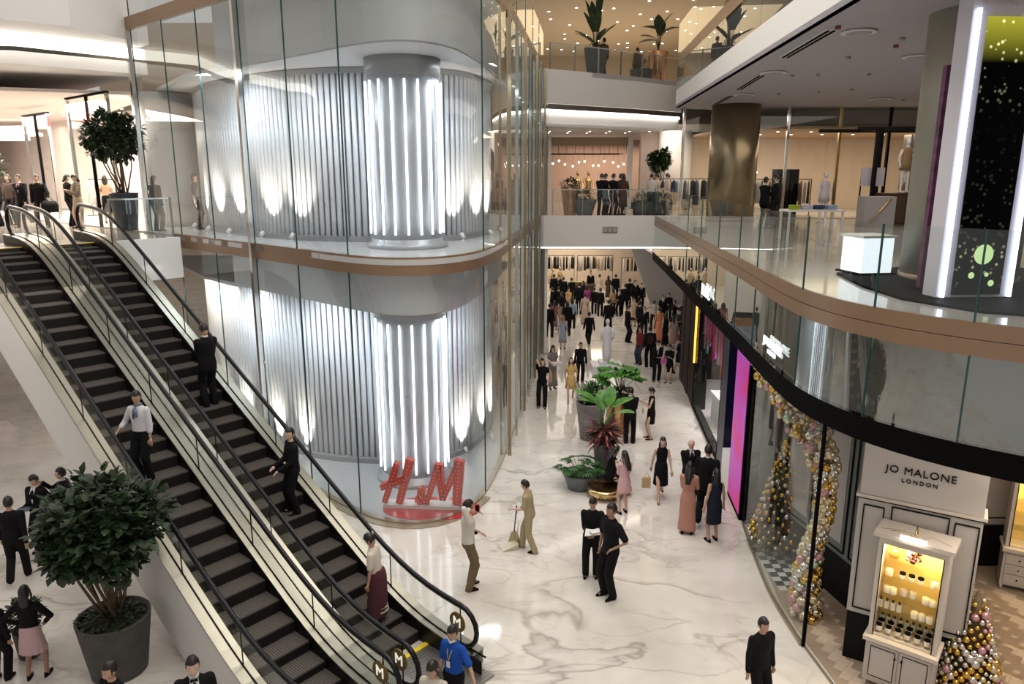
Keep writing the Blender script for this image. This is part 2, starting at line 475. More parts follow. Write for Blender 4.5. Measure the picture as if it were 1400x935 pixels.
# round steel posts in front of the glass
def post(px, z0=6.0, z1=11.75, r=.07, m=M_STEEL, cat='post', lab=None, inset=0.0):
    s__ = fac_at_px(px, 6, 325); p, t = pat(fac, fS, s__)
    nrm = Vector((t.y, -t.x))
    c = p + nrm * inset
    return c, t, nrm
for px, z0_, lab in ((349, 0, 'tall polished steel post on the front of the glass tower, through both storeys'), (208, 6.0, 'polished steel post at the left corner of the upper tower glass')):
    c, t, nr = post(px, inset=.10)
    o = empty('steel_post', (c.x, c.y, z0_), math.atan2(t.y, t.x)); tag(o, lab, 'post')
    MB().box((0, 0, (11.7 - z0_) / 2), (.11, .11, 11.7 - z0_)).build('shaft', M_STEEL, o)
    MB().box((0, 0, .03), (.22, .22, .06)).build('foot_plate', M_STEEL, o)
    for q in range(3): MB().box((0, .075, 1.2 + q * 1.8), (.16, .04, .1)).build('bracket', M_STEEL, o)
# many upright fins on the corridor side of the tower
fins = struct('trim_3', None, None)
k = 0
s_ = fac_at_px(690, 6, 330)
while s_ < fS[-1] - .2:
    p, t = pat(fac, fS, s_); nr = Vector((t.y, -t.x)); rz = math.atan2(t.y, t.x)
    c = p + nr * .13
    MB().box((c.x, c.y, 5.9), (.022, .09, 11.8), rz).build('fin', M_COLGOLD if k % 5 == 0 else (M_STEEL if k % 5 == 2 else M_GFAC), fins)
    k += 1; s_ += .8
# bulkheads inside the tower
def inner(off, a=None, b=None, step=.4):
    a = cuts[3] if a is None else a; b = fac_at_px(706, 6, 325) if b is None else b
    out = []
    for p in psub(fac, fS, a, b, step):
        out.append(p)
    res = []
    for i, p in enumerate(out):
        t = (out[min(len(out) - 1, i + 1)] - out[max(0, i - 1)]).normalized()
        res.append((p.x - t.y * off, p.y + t.x * off))
    return res
b1 = MB().strip(inner(.45, cuts[2]), 10.35, 13.2, .1)
struct('wall_bulkhead_upper', b1, mat('tower_grey', (.50, .50, .50), .6))
struct('ceiling', MB().prism(inner(.5, cuts[1], fac_at_px(725, 6, 310)) + [(-.1, 25), (-8, 27), (-13, 27)], 10.32, 10.42), M_CEIL)
b2 = MB().strip(inner(.45, cuts[2]), 4.75, 5.66, .1)
struct('wall_bulkhead_lower', b2, mat('tower_white', (.72, .72, .72), .6))
struct('ceiling', MB().prism(inner(.5, cuts[1], fac_at_px(725, 6, 310)) + [(-.1, 25), (-8, 27), (-13, 27)], 4.72, 4.8), M_CEIL)
# curved screen of upright silver slats, one per storey
cur = spline([(-10.2, 24.6), (-9.2, 22.9), (-8.0, 21.6), (-6.5, 20.3), (-5.2, 19.55), (-3.8, 19.25), (-2.4, 19.3), (-1.5, 19.8), (-.95, 20.8), (-.65, 22.2)], 5)
cS = plen(cur)
def slat_screen(z0, z1, lab, dy=0.0):
    root = empty('slat_screen', (cur[20].x, cur[20].y + dy, z0)); tag(root, lab, 'screen')
    L0 = Vector((-cur[20].x, -cur[20].y, -z0))
    n_ = int(cS[-1] / .17)
    hz = z1 - z0 - .12
    me = MB()
    me.lathe([(.068, 0), (.068, hz)], 8, sy=.75)
    me = me.mesh('slat', M_SLAT)
    for i in range(n_):
        p, t = pat(cur, cS, (i + .5) * cS[-1] / n_)
        link('slat', me, root, (p.x + L0.x, p.y + L0.y, .06), math.atan2(t.y, t.x))
    bk = MB().strip([(p.x + L0.x - .0, p.y + L0.y + .10) for p in cur], .02, z1 - z0, .05).build('back_panel', mat('silver_panel', (.42, .45, .48), .4, .3), root)
    MB().strip([(p.x + L0.x, p.y + L0.y - .16) for p in cur], 0, .14, .28).build('plinth', mat('grey_plinth', (.3, .3, .31), .4), root)
    MB().strip([(p.x + L0.x, p.y + L0.y - .12) for p in cur], z1 - z0 - .12, z1 - z0, .24).build('top_rail', mat('grey_plinth'), root)
    return root
slat_screen(0.03, 4.7, 'curved screen of upright silver slats inside the ground floor of the glass tower', -.4)
slat_screen(6.0, 10.3, 'curved screen of upright silver slats inside the upper floor of the glass tower')
def led_column(z0, z1, lab):
    root = empty('light_column', (-2.55, 18.0, z0)); tag(root, lab, 'column')
    h = z1 - z0
    MB().lathe([(.98, 0), (.98, .1), (.86, .12), (.86, .22)], 32).build('base', mat('column_silver', (.50, .52, .55), .35, .3), root)
    MB().lathe([(.84, .2), (.84, h - .02)], 32).build('shaft', mat('column_silver'), root)
    MB().lathe([(.88, h - .42), (.88, h)], 32).build('collar', mat('grey_plinth'), root)
    t = MB(); t.lathe([(.024, .34), (.024, h - .52)], 8); t = t.mesh('led_tube', M_TUBE)
    for k_ in range(18):
        a = 2 * PI * k_ / 18
        link('led_tube', t, root, (.885 * math.cos(a), .885 * math.sin(a), 0))
led_column(0.03, 4.72, 'round light column of upright white tubes behind the red sign on the ground floor')
led_column(6.0, 10.32, 'round light column of upright white tubes on the upper floor of the tower')
k = 0
for z0_, st in ((0.03, 'ground'), (6.0, 'upper')):
    for f_, word in ((.09, ''), (.2, ''), (.30, ''), (.42, ''), (.50, ''), (.80, ''), (.88, ''), (.95, '')):
        p, t = pat(cur, cS, cS[-1] * f_); nr = Vector((t.y, -t.x)); c = p + nr * .48
        o = empty('uplight', (c.x, c.y, z0_), math.atan2(nr.y, nr.x))
        tag(o, '%s small white uplight from the left on the %s floor of the tower' % (['first', 'second', 'third', 'fourth', 'fifth', 'sixth', 'seventh', 'eighth'][k % 8], st), 'spotlight', 'uplights on the %s tower floor' % st)
        k += 1
        MB().lathe([(.07, 0), (.07, .02), (.02, .03), (.02, .1)], 10).build('stand', M_WHITE, o)
        MB().tube([(.05, 0, .1), (-.06, 0, .2)], .055, 10).build('head', M_WHITE, o)
        spot('uplight_beam', (c.x, c.y, z0_ + .26), (p.x, p.y, z0_ + 1.5), 190, 62, (1, .90, .76), .04, 1.0)

# ---- red brand sign at the nose of the tower
def sign_hm():
    root = empty('brand_sign', (-2.12, 16.0, .03), R(-4)); root.scale = (.92, 1, 1); tag(root, 'red slanted H&M letter sign on a low white base inside the tower nose', 'sign')
    MB().box((-.0, .05, .05), (2.0, .34, .1)).build('base', M_WHITE, root)
    def strokes(name, segs, x0):
        b = MB()
        for (x1, y1, x2, y2, w1, w2) in segs:
            dxy = Vector((x2 - x1, y2 - y1)).normalized(); n_ = Vector((-dxy.y, dxy.x)); w1 *= 1.35; w2 *= 1.35
            a = [(x1 + n_.x * w1, y1 + n_.y * w1), (x1 - n_.x * w1, y1 - n_.y * w1), (x2 - n_.x * w2, y2 - n_.y * w2), (x2 + n_.x * w2, y2 + n_.y * w2)]
            vs = [(x0 + p[0], -.09, .12 + p[1]) for p in a] + [(x0 + p[0], .09, .12 + p[1]) for p in a]
            b.add(vs, [(0, 1, 2, 3), (7, 6, 5, 4), (0, 4, 5, 1), (1, 5, 6, 2), (2, 6, 7, 3), (3, 7, 4, 0)])
            nd = max(2, int((Vector((x2 - x1, y2 - y1))).length / .09))
            for q in range(nd):
                t = (q + .5) / nd
                b.ball((x0 + x1 + (x2 - x1) * t, -.09, .12 + y1 + (y2 - y1) * t), .016, 6, 4, 1)
        return b.build(name, [M_RED, mat('sign_bulb', (.75, .12, .05), .3, emit=(1, .15, .08), es=.35)], root)
    strokes('letter_h', [(-.02, .02, .34, 1.0, .05, .065), (.36, 0, .68, 1.1, .065, .085), (-.10, .38, .62, .66, .05, .07)], -.95)
    strokes('ampersand', [(.02, .05, .20, .30, .032, .035), (.20, .30, .12, .40, .03, .03), (.12, .40, .06, .30, .03, .03), (.06, .30, .24, .03, .03, .035), (.02, .05, .0, .14, .03, .03), (0, .14, .14, .22, .03, .03), (.16, .03, .26, .18, .03, .02), (.02, .04, .16, .03, .03, .03)], -.14)
    strokes('letter_m', [(.0, .02, .33, 1.0, .045, .07), (.33, 1.0, .42, .12, .085, .055), (.42, .12, .86, 1.1, .05, .07), (.86, 1.1, .78, .02, .10, .08)], .12)
sign_hm()
MB_disc = MB().prism([(-1.9 + 1.15 * math.cos(a) , 15.95 + .62 * math.sin(a)) for a in [2 * PI * k / 28 for k in range(28)]], .031, .045)
tag(MB_disc.build('floor_disc', mat('red_floor', (.55, .05, .05), .15)), 'glossy red floor patch in front of the red letters', 'floor patch')

# ---- second floor gallery on the right, its bronze band, glass skirt and black fascia
edge = spline([(5.95, 31), (5.5, 25), (5.1, 20), (4.72, 15), (4.5, 12.6), (4.42, 11.0), (4.6, 9.9), (5.05, 9.0), (5.8, 8.2), (7.0, 7.35), (8.6, 6.4), (11, 5.0)], 6)
eS = plen(edge)
def edge_s(px, z):
    best = 0; bd = 1e9
    for k_ in range(800):
        s__ = eS[-1] * k_ / 799; p = pat(edge, eS, s__)[0]
        q = 700 + 1000 * p.x / (p.y * CP - (z - EYE) * SP)
        if abs(q - px) < bd: bd = abs(q - px); best = s__
    return best
gpoly = [tuple(p) for p in edge] + [(20, 5), (20, 56), (5.95, 56)]
struct('floor', MB().prism([(p[0] + .05, p[1]) for p in gpoly], 5.72, 6.0), mat('gallery_floor', (.42, .39, .36), .10))
struct('ceiling', MB().prism([(p[0] + .3, p[1] + .0) for p in gpoly], 4.25, 4.35), M_CEIL)
tr = struct('trim_4', None, None)
epts = [tuple(p) for p in psub(edge, eS, 0, eS[-1], .3)]
MB().strip(epts, 5.62, 5.82, .06, side=1).build('lower_band', M_BRONZE, tr)
MB().strip(epts, 5.83, 6.03, .06, side=1).build('upper_band', M_BRONZE, tr)
MB().strip(epts, 4.18, 4.52, .09, side=1).build('black_fascia', M_BLACK, tr)
MB().strip([(p[0] + .35, p[1]) for p in epts], 4.3, 5.72, .06, side=1).build('skirt_backing', mat('skirt_backing', (.46, .46, .44), .6), tr)
cutp = [940, 958, 982, 1010, 1035, 1098, 1197, 1330]
cut_s = [0] + [edge_s(p, 6) for p in cutp] + [eS[-1]]
wn = struct('window_4', None, None)
rl = struct('window_5', None, None)
for a, b in zip(cut_s[:-1], cut_s[1:]):
    pp = [tuple(p) for p in psub(edge, eS, a + .012, b - .012, .2)]
    MB().strip(pp, 4.52, 5.62, .02).build('pane', glass('skirt_glass', (.74, .74, .72), .24), wn)
    MB().strip(pp, 6.03, 7.12, .02).build('pane', glass('rail_glass', (.93, .96, .95), .035), rl)
    p, t = pat(edge, eS, a)
    for z0_, z1_, par in ((4.52, 5.62, wn), (6.03, 7.12, rl)):
        MB().box((p.x, p.y, (z0_ + z1_) / 2), (.02, .024, z1_ - z0_), math.atan2(t.y, t.x)).build('glass_edge', M_GEDGE, par)

# ---- third floor gallery on the right
e3 = [(6.3, 29.5), (4.95, 11.4), (4.6, 6.5), (5.5, 2.5)]
struct('ceiling', MB().prism([(x + .0, y) for x, y in e3] + [(20, 2), (20, 30.5), (8, 30.5)], 10.2, 10.3), mat('gallery_ceiling', (.44, .42, .45), .7))
tr5 = struct('trim_5', None, None)
MB().strip(e3, 10.2, 10.85, .12, side=1).build('white_fascia', M_WHITE, tr5)
MB().strip(e3, 11.75, 12.1, .10, side=1).build('bronze_band', M_BRONZE, tr5)
w6 = struct('window_6', None, None)
p0 = [Vector(p) for p in e3]; S3 = plen(p0)
k = 0.0
while k < S3[-1] - .2:
    e_ = min(S3[-1], k + 2.1)
    MB().strip([tuple(p) for p in psub(p0, S3, k + .01, e_ - .01, 1)], 10.85, 11.75, .02).build('pane', M_GFAC, w6)
    MB().strip([tuple(p) for p in psub(p0, S3, k + .01, e_ - .01, 1)], 12.1, 13.2, .02).build('pane', M_GFAC, w6)
    k = e_
struct('floor', MB().prism([(x + .15, y) for x, y in e3] + [(20, 2), (20, 56), (8, 56), (8, 34)], 11.9, 12.05), M_CEIL)
# ---- bridges at the far end
def slanted(y0, x0=1.2, x1=12): return [(x0, y0), (x1, y0 + (x1 - x0) * .05)]
struct('floor', MB().prism([(1.4, 30.9), (12, 30.9), (12, 37.4), (1.4, 37.4)], 5.6, 6.0), mat('gallery_floor'))
tr6 = struct('trim_6', None, None)
MB().box((4.0, 30.85, 5.38), (5.6, .12, 1.3)).build('white_fascia', M_WHITE, tr6)
MB().box((4.0, 30.98, 4.70), (5.6, .06, .06)).build('light_strip', M_COVE, tr6)
struct('ceiling', MB().prism([(.5, 30.95), (7.3, 30.95), (12, 56), (0, 56)], 4.62, 4.72), M_WHITE)
L3E = [(1.3, 32.2), (3.5, 33.6), (5.7, 35.0), (8.2, 37.0)]
tr7 = struct('trim_7', None, None)
MB().strip(L3E, 10.62, 12.0, .12, side=1).build('white_fascia', M_WHITE, tr7)
MB().strip([(x, y + .5) for x, y in L3E], 9.75, 10.3, .12, side=1).build('lower_fascia', M_WHITE, tr7)
MB().strip([(x, y + .35) for x, y in L3E], 10.3, 10.42, .08, side=1).build('light_strip', mat('cove_light_bright', (1, 1, 1), emit=(1, .93, .82), es=5), tr7)
struct('ceiling', MB().prism(L3E + [(12, 37), (12, 48), (0, 48)], 9.7, 9.8), M_WHITE)
struct('ceiling', MB().prism([(L3E[0][0], L3E[0][1] + .15)] + L3E[1:] + [(12, 37), (12, 56), (0, 56), (0, 34)], 11.8, 12.0), M_WHITE)
struct('ceiling', MB().prism([(-2, 33), (20, 33), (20, 56), (-2, 56)], 15.9, 16.1), M_WARMCEIL)
# third floor bridge railing
def railing(name, lab, path, z0, z1, cap=M_STEEL, postm=M_DECK, step=1.3, glassm=None):
    P = [Vector(p) for p in path]; S = plen(P)
    root = empty(name, (P[0].x, P[0].y, z0)); tag(root, lab, 'railing')
    o = Vector((P[0].x, P[0].y)); n_ = max(1, round(S[-1] / step))
    for i in range(n_):
        a = S[-1] * i / n_; b = S[-1] * (i + 1) / n_
        MB().strip([tuple(p - o) for p in psub(P, S, a + .02, b - .02, .4)], .05, z1 - z0 - .04, .015).build('pane', glassm or M_GLASS, root)
    for i in range(n_ + 1):
        p, t = pat(P, S, S[-1] * i / n_)
        MB().box((p.x - o.x, p.y - o.y, (z1 - z0) / 2), (.035, .07, z1 - z0), math.atan2(t.y, t.x)).build('post', postm, root)
    MB().strip([tuple(p - o) for p in psub(P, S, 0, S[-1], .5)], z1 - z0 - .04, z1 - z0, .05).build('top_rail', cap, root)
    return root
railing('glass_railing', 'glass railing with slim steel posts along the second floor bridge', [(1.7, 31.05), (6.7, 31.05)], 6.0, 7.1)
railing('glass_railing', 'glass railing along the top floor bridge beside the tall leafy plant', [(1.6, 32.75), (3.5, 33.9), (5.7, 35.3), (8.0, 37.1)], 12.0, 13.1)
# ---- slabs of the floor above on the left and lit coves
lpolyA = [(-10.5, 23.4), (-12.2, 20.3), (-15.5, 17.2), (-30, 26), (-30, 40), (-18, 34)]
struct('ceiling', MB().prism([(-10.9, 23.4), (-11.6, 20.6), (-13.4, 19.0), (-20, 17.5), (-34, 20), (-34, 44)], 11.5, 14.4), M_WHITE)
struct('ceiling', MB().prism([(-11.4, 24.2), (-14, 21.8), (-24, 20.5), (-34, 22), (-34, 46)], 10.75, 11.1), M_WHITE)
tr8 = struct('trim_8', None, None)
MB().strip([(-11.3, 23.9), (-13.6, 21.3), (-24, 20.0), (-34, 21)], 11.15, 11.45, .1, side=-1).build('light_strip', mat('cove_light'), tr8)
struct('ceiling', MB().prism([(-11.6, 25), (-16, 23.2), (-34, 24), (-34, 48), (-20, 36)], 10.2, 10.3), mat('warm_white', (.70, .62, .55), .7))
# second floor slab on the left, reached by the escalators
struct('floor', MB().prism([tuple(uv(20.4, -6)[:2]), tuple(uv(20.4, 9.65)[:2]), tuple(uv(44, 9.65)[:2]), tuple(uv(44, -6)[:2])], 5.5, 6.0), mat('gallery_floor'))
struct('wall_slab_edge', MB().prism([tuple(uv(20.28, 7.75)[:2]), tuple(uv(20.28, 9.6)[:2]), tuple(uv(20.42, 9.6)[:2]), tuple(uv(20.42, 7.75)[:2])], 4.9, 6.02), M_WHITE)
# ================================================================== ESCALATORS
TS = math.tan(R(28.5)); U0 = 8.6; U1 = U0 + 6.0 / TS
def prof_z(u):                        # height of the step line along the escalator, smoothly curved at both ends
    z = TS * (u - U0)
    def soft(x, k=.25): return k * math.log(1 + math.exp(max(-40, min(40, x / k))))
    return max(0, min(6.0, soft(z) - soft(z - 6.0)))
def escalator(wc, lab, hidden_side):
    o = uv(8.0, wc); root = empty('escalator', (o.x, o.y, 0), math.atan2(dv.y, dv.x)); tag(root, lab, 'escalator', None)
    # local frame: x up the escalator, y across (positive y = -nv side), z up
    Y = lambda w_: -w_
    uA, uB = -1.1, U1 - 8.0 + 1.9
    def run(a, b, st=.4):
        n_ = max(2, int((b - a) / st)); return [a + (b - a) * i / n_ for i in range(n_ + 1)]
    # steps
    st = MB()
    st.box((.2, 0, -.02), (.40, 1.0, .04), 0, 0)
    st.box((.0, 0, -.14), (.03, 1.0, .24), 0, 1)
    for q in range(24):
        y = -.48 + q * .0418
        st.box((.2, y, .004), (.39, .018, .010), 0, 0)
    sm = st.mesh('step', [M_TREAD, M_RISER])
    u = .35
    while u < uB - 1.4:
        z = prof_z(u + 8.0 + .25)
        link('step', sm, root, (u, 0, z + .0)); u += .4
    for x0, x1, z in ((uA - .15, .1, .012), (uB - 1.25, uB + .3, 6.012)):
        b = MB(); b.box(((x0 + x1) / 2, 0, z), (x1 - x0, 1.3, .02))
        for q in range(int((x1 - x0) / .06)): b.box((x0 + .03 + q * .06, 0, z + .012), (.025, 1.28, .008))
        b.build('floor_plate', mat('ribbed_plate', (.30, .28, .26), .35, .8), root)
    MB().box((.14, 0, .03), (.09, 1.0, .012)).build('comb_line', M_YELLOW, root)
    MB().box((uB - 1.3, 0, 6.03), (.09, 1.0, .012)).build('comb_line', M_YELLOW, root)
    for sgn in (-1, 1):
        yy = sgn * .5
        # skirt
        vs = []; fs = []
        xs = run(uA, uB, .3)
        for i, x in enumerate(xs):
            z = prof_z(x + 8)
            vs += [(x, yy, z - .25), (x, yy, z + .26), (x, yy + sgn * .02, z + .26), (x, yy + sgn * .02, z - .25)]
            if i: a = 4 * (i - 1); b_ = 4 * i; fs += [(a, b_, b_ + 1, a + 1), (a + 1, b_ + 1, b_ + 2, a + 2), (a + 2, b_ + 2, b_ + 3, a + 3)]
        MB().add(vs, fs, 0, False).build('skirt', mat('dark_skirt', (.006, .0055, .005), .4, spec=.25), root)
        def deck(ya, yb, dz, name, m, th=.03, a=uA, b=uB):
            vs = []; fs = []
            for i, x in enumerate(run(a, b, .3)):
                z = prof_z(x + 8) + dz
                vs += [(x, ya, z), (x, yb, z), (x, yb, z - th), (x, ya, z - th)]
                if i:
                    p_ = 4 * (i - 1); q_ = 4 * i
                    fs += [(p_, q_, q_ + 1, p_ + 1), (p_ + 1, q_ + 1, q_ + 2, p_ + 2), (p_ + 2, q_ + 2, q_ + 3, p_ + 3), (p_ + 3, q_ + 3, q_, p_)]
            k_ = len(vs) - 4
            fs += [(0, 1, 2, 3), (k_ + 3, k_ + 2, k_ + 1, k_)]
            MB().add(vs, fs).build(name, m, root)
        deck(sgn * .50, sgn * .605, .27, 'inner_deck', M_DECK, a=uA + .2)
        deck(sgn * .605, sgn * .625, .285, 'glass_channel', M_BLACK, .02)
        deck(sgn * .625, sgn * .785, .27, 'outer_deck', M_DECK, a=uA + .2)
        # glass
        us = run(uA + .55, uB - .45, 1.65)
        for a, b in zip(us[:-1], us[1:]):
            vs = []; fs = []
            for i, x in enumerate(run(a + .008, b - .008, .3)):
                z = prof_z(x + 8)
                vs += [(x, sgn * .612, z + .28), (x, sgn * .612, z + .93), (x, sgn * .624, z + .93), (x, sgn * .624, z + .28)]
                if i: p_ = 4 * (i - 1); q_ = 4 * i; fs += [(p_, q_, q_ + 1, p_ + 1), (p_ + 1, q_ + 1, q_ + 2, p_ + 2), (p_ + 2, q_ + 2, q_ + 3, p_ + 3)]
            MB().add(vs, fs).build('glass_panel', M_GRAIL, root)
            z = prof_z(a + 8)
            MB().hexa([(a - .006, sgn * .61, z + .28), (a + .006, sgn * .61, z + .28), (a + .006, sgn * .626, z + .28), (a - .006, sgn * .626, z + .28), (a - .006, sgn * .61, z + .93), (a + .006, sgn * .61, z + .93), (a + .006, sgn * .626, z + .93), (a - .006, sgn * .626, z + .93)]).build('panel_joint', M_BLACK, root)
        # end glass fans
        for end, x0, z0_ in ((-1, uA + .55, prof_z(uA + 8.55)), (1, uB - .45, prof_z(uB + 7.55))):
            vs = [(x0, sgn * .618, z0_ + .28)]
            for q in range(13):
                an = PI / 2 - PI * q / 12
                vs.append((x0 + end * .33 * math.cos(an) * 1.0, sgn * .618, z0_ + .605 + .325 * math.sin(an)))
            MB().add(vs, [tuple(range(len(vs)))]).build('end_glass', M_GRAIL, root)
        # handrail
        pts = []
        for q in range(0, 9):
            an = -PI / 2 + PI * q / 8 * 1
            pts.append((uA + .55 - .36 * math.cos(an), sgn * .618, prof_z(uA + 8.55) + .60 + .36 * math.sin(an)))
        for x in run(uA + .6, uB - .5, .35): pts.append((x, sgn * .618, prof_z(x + 8) + .96))
        for q in range(8, -1, -1):
            an = -PI / 2 + PI * q / 8
            pts.append((uB - .45 + .36 * math.cos(an), sgn * .618, 6.0 + .60 + .36 * math.sin(an)))
        MB().tube(pts, .042, 10).build('handrail', M_RUBBER, root)
        MB().tube([(p[0], p[1], p[2] - .05) for p in pts[8:-8]], .018, 6).build('rail_guide', M_STEEL, root)
        # floor symbol disc on the end glass
        dsc = MB()
        xx = uA + .62; zz = prof_z(uA + 8.6) + .62
        seg = [(xx + .17 * math.cos(2 * PI * q / 20), zz + .17 * math.sin(2 * PI * q / 20)) for q in range(20)]
        dsc.add([(a_, sgn * .618 - .012 * 1, b_) for a_, b_ in seg] + [(a_, sgn * .618 + .012, b_) for a_, b_ in seg],
                [tuple(range(20)), tuple(range(39, 19, -1))] + [(q, (q + 1) % 20 + 0, 20 + (q + 1) % 20, 20 + q) for q in range(20)])
        d_ = dsc.build('floor_disc', mat('bronze_disc', (.22, .15, .05), .4, .5), root)
        for s2 in (-1, 1):
            tm = text_mesh('M', .24, .003, mat_=mat('disc_white', (.95, .93, .85), .5, emit=(1, .95, .85), es=.5), spacing=1, bevel=.002)
            place_text(tm, 'letter', (xx, sgn * .618 + s2 * .016, zz), (s2 * -1, 0, 0), (0, 0, 1), d_)
    # truss
    b = MB(); xs = run(uA + .2, uB, .3); vs = []; fs = []
    for i, x in enumerate(xs):
        z = prof_z(x + 8); zl = max(-.05, z - 1.15) if z < 5.99 else 4.95
        vs += [(x, -.77, z + .24), (x, .77, z + .24), (x, .77, zl), (x, -.77, zl)]
        if i: p_ = 4 * (i - 1); q_ = 4 * i; fs += [(p_ + 1, q_ + 1, q_ + 2, p_ + 2), (p_ + 2, q_ + 2, q_ + 3, p_ + 3), (p_ + 3, q_ + 3, q_, p_)]
    MB().add(vs, fs).build('truss_cladding', M_WHITE, root)
    vs2 = []
    # dark bed under the steps
    vs = []; fs = []
    for i, x in enumerate(xs):
        z = prof_z(x + 8) - .3
        vs += [(x, -.5, z), (x, .5, z)]
        if i: p_ = 2 * (i - 1); fs += [(p_, p_ + 2, p_ + 3, p_ + 1)]
    MB().add(vs, fs).build('step_bed', M_MATTBLACK, root)
    return root
escalator(6.85, 'right escalator, closest to the glass tower, with a man in a black suit riding it', 0)
escalator(5.25, 'left escalator, above the big potted tree, with a woman in a white blouse riding it', 0)
w7 = railing('glass_railing', 'short glass railing at the head of the right escalator', [tuple(uv(20.45, 7.9)[:2]), tuple(uv(20.45, 9.5)[:2])], 6.02, 7.1)

# ================================================================== SECOND FLOOR, LEFT: shop fronts, racks
def frame_wall(name, lab, u0, u1, wv, z0, z1, posts):
    a = uv(u0, wv); root = empty(name, (a.x, a.y, z0), math.atan2(dv.y, dv.x)); tag(root, lab, 'shop front')
    L_ = u1 - u0
    for i in range(posts + 1):
        x = L_ * i / posts
        MB().box((x, 0, (z1 - z0) / 2), (.05 if i % 2 else .10, .10, z1 - z0)).build('post', M_BLACK if i % 2 else M_STEEL, root)
        if i < posts: MB().box((x + L_ / posts / 2, 0, (z1 - z0) / 2), (L_ / posts - .1, .02, z1 - z0 - .1)).build('pane', M_GLASS, root)
    MB().box((L_ / 2, 0, z1 - z0 + .03), (L_ + .1, .12, .06)).build('head_rail', M_BLACK, root)
    return root
def u_at(px, wv, z=6.0):
    best = None
    for k_ in range(400):
        u = 19 + k_ * .1; p = uv(u, wv, z); q = 700 + 1000 * p.x / (p.y * CP - (z - EYE) * SP)
        if best is None or abs(q - px) < best[0]: best = (abs(q - px), u)
    return best[1]
frame_wall('glazed_storefront', 'shop front of steel and black posts behind the potted tree on the left upper floor', u_at(168, 9.9), u_at(113, 9.9), 9.9, 6.0, 10.15, 2)
frame_wall('glazed_storefront', 'shop front of tall mirror panels behind the women at the head of the left escalator', u_at(84, 10.4), u_at(52, 10.4), 10.4, 6.0, 9.9, 2)
wl = MB().prism([tuple(uv(22.5, 14.0)[:2]), tuple(uv(52, 14.0)[:2]), tuple(uv(52, 14.4)[:2]), tuple(uv(22.5, 14.4)[:2])], 6, 10.3)
struct('wall_shop_left', wl, mat('pinkish_wall', (.72, .62, .55), .6))
struct('wall_end_left', MB().prism([tuple(uv(48, -4)[:2]), tuple(uv(48, 12)[:2]), tuple(uv(48.3, 12)[:2]), tuple(uv(48.3, -4)[:2])], 6, 13), mat('mauve_wall', (.50, .42, .46), .6))
struct('wall_round_left', MB().lathe([(1.0, 0), (1.0, 4.3)], 32, (-11.6, 25.6, 6.0)), M_WHITE)
# red sign bar
o = tag(MB().box((0, 0, 0), (.35, .06, .8)).build('red_shop_sign', mat('red_light', (.7, .02, .03), .4, emit=(1, .05, .06), es=1.2), loc=aty(118, 152, 27.5), rz=R(30)), 'small red hanging shop sign behind the tree on the left upper floor', 'sign')
# clothes racks
CLOTH = {}
ORD = 'first second third fourth fifth sixth seventh eighth ninth tenth eleventh twelfth thirteenth fourteenth fifteenth sixteenth seventeenth eighteenth nineteenth twentieth twenty-first twenty-second twenty-third'.split()
GCOL = ['black', 'charcoal', 'cream', 'brown', 'dark grey', 'white', 'red', 'navy', 'tan']
def garment_mesh(i):
    if i in CLOTH: return CLOTH[i]
    cols = [(.012, .012, .014), (.03, .03, .035), (.55, .52, .48), (.30, .16, .07), (.10, .10, .12), (.62, .60, .58), (.45, .10, .08), (.06, .09, .16), (.55, .42, .25)]
    b = MB(); h = [.85, .95, 1.0, 1.1][i % 4]
    b.loft([(0, 0, -h, .06, .25), (0, 0, -h * .5, .05, .20), (0, 0, -.14, .045, .21), (0, 0, -.06, .03, .10), (0, 0, 0, .008, .02)], 10)
    CLOTH[i] = b.mesh('garment', mat('cloth_%d' % i, cols[i % 9], .8)); return CLOTH[i]
def rack(lab, loc, rz, ln, n_, palette, h=1.45, grp=None, glab=None):
    o = empty('clothes_rack', loc, rz); tag(o, 'clothes ' + lab if lab.startswith('rack') else lab + ' of clothes under the bridge', 'clothes rack')
    b = MB()
    for x in (-ln / 2, ln / 2):
        b = MB(); b.box((x, 0, h / 2), (.03, .03, h)); b.box((x, 0, .015), (.03, .45, .03)); b.build('upright', M_MATTBLACK, o)
    MB().box((0, 0, h), (ln, .03, .03)).build('rail', M_MATTBLACK, o)
    ca, sa = math.cos(rz), math.sin(rz)
    for i in range(n_):
        x = -ln / 2 + ln * (i + .6) / (n_ + .2)
        g = link('hanging_garment', garment_mesh(palette[i % len(palette)]), None, (loc[0] + x * ca, loc[1] + x * sa, loc[2] + h - .03), rz + random.uniform(-.6, .6))
        tag(g, '%s %s garment from the left on the %s' % (ORD[i], GCOL[palette[i % len(palette)]], lab) if i < len(ORD) else lab, 'garment', grp or ('garments on the ' + lab))
    return o
p = at(268, 303, 6.0); 
rack('rack inside the upper glass tower', (p.x, p.y, 6.0), R(10), 1.7, 14, [0, 1, 0, 4], 1.55)
# right gallery racks
rack('long rack right of the champagne column', (10.6, 31.0, 6.0), 0, 3.6, 22, [5, 0, 4, 3, 5, 1, 0, 2], 1.5)
rack('rack left of the champagne column', (7.6, 33.2, 6.0), 0, 3.0, 18, [7, 5, 0, 4, 5, 0], 1.5)
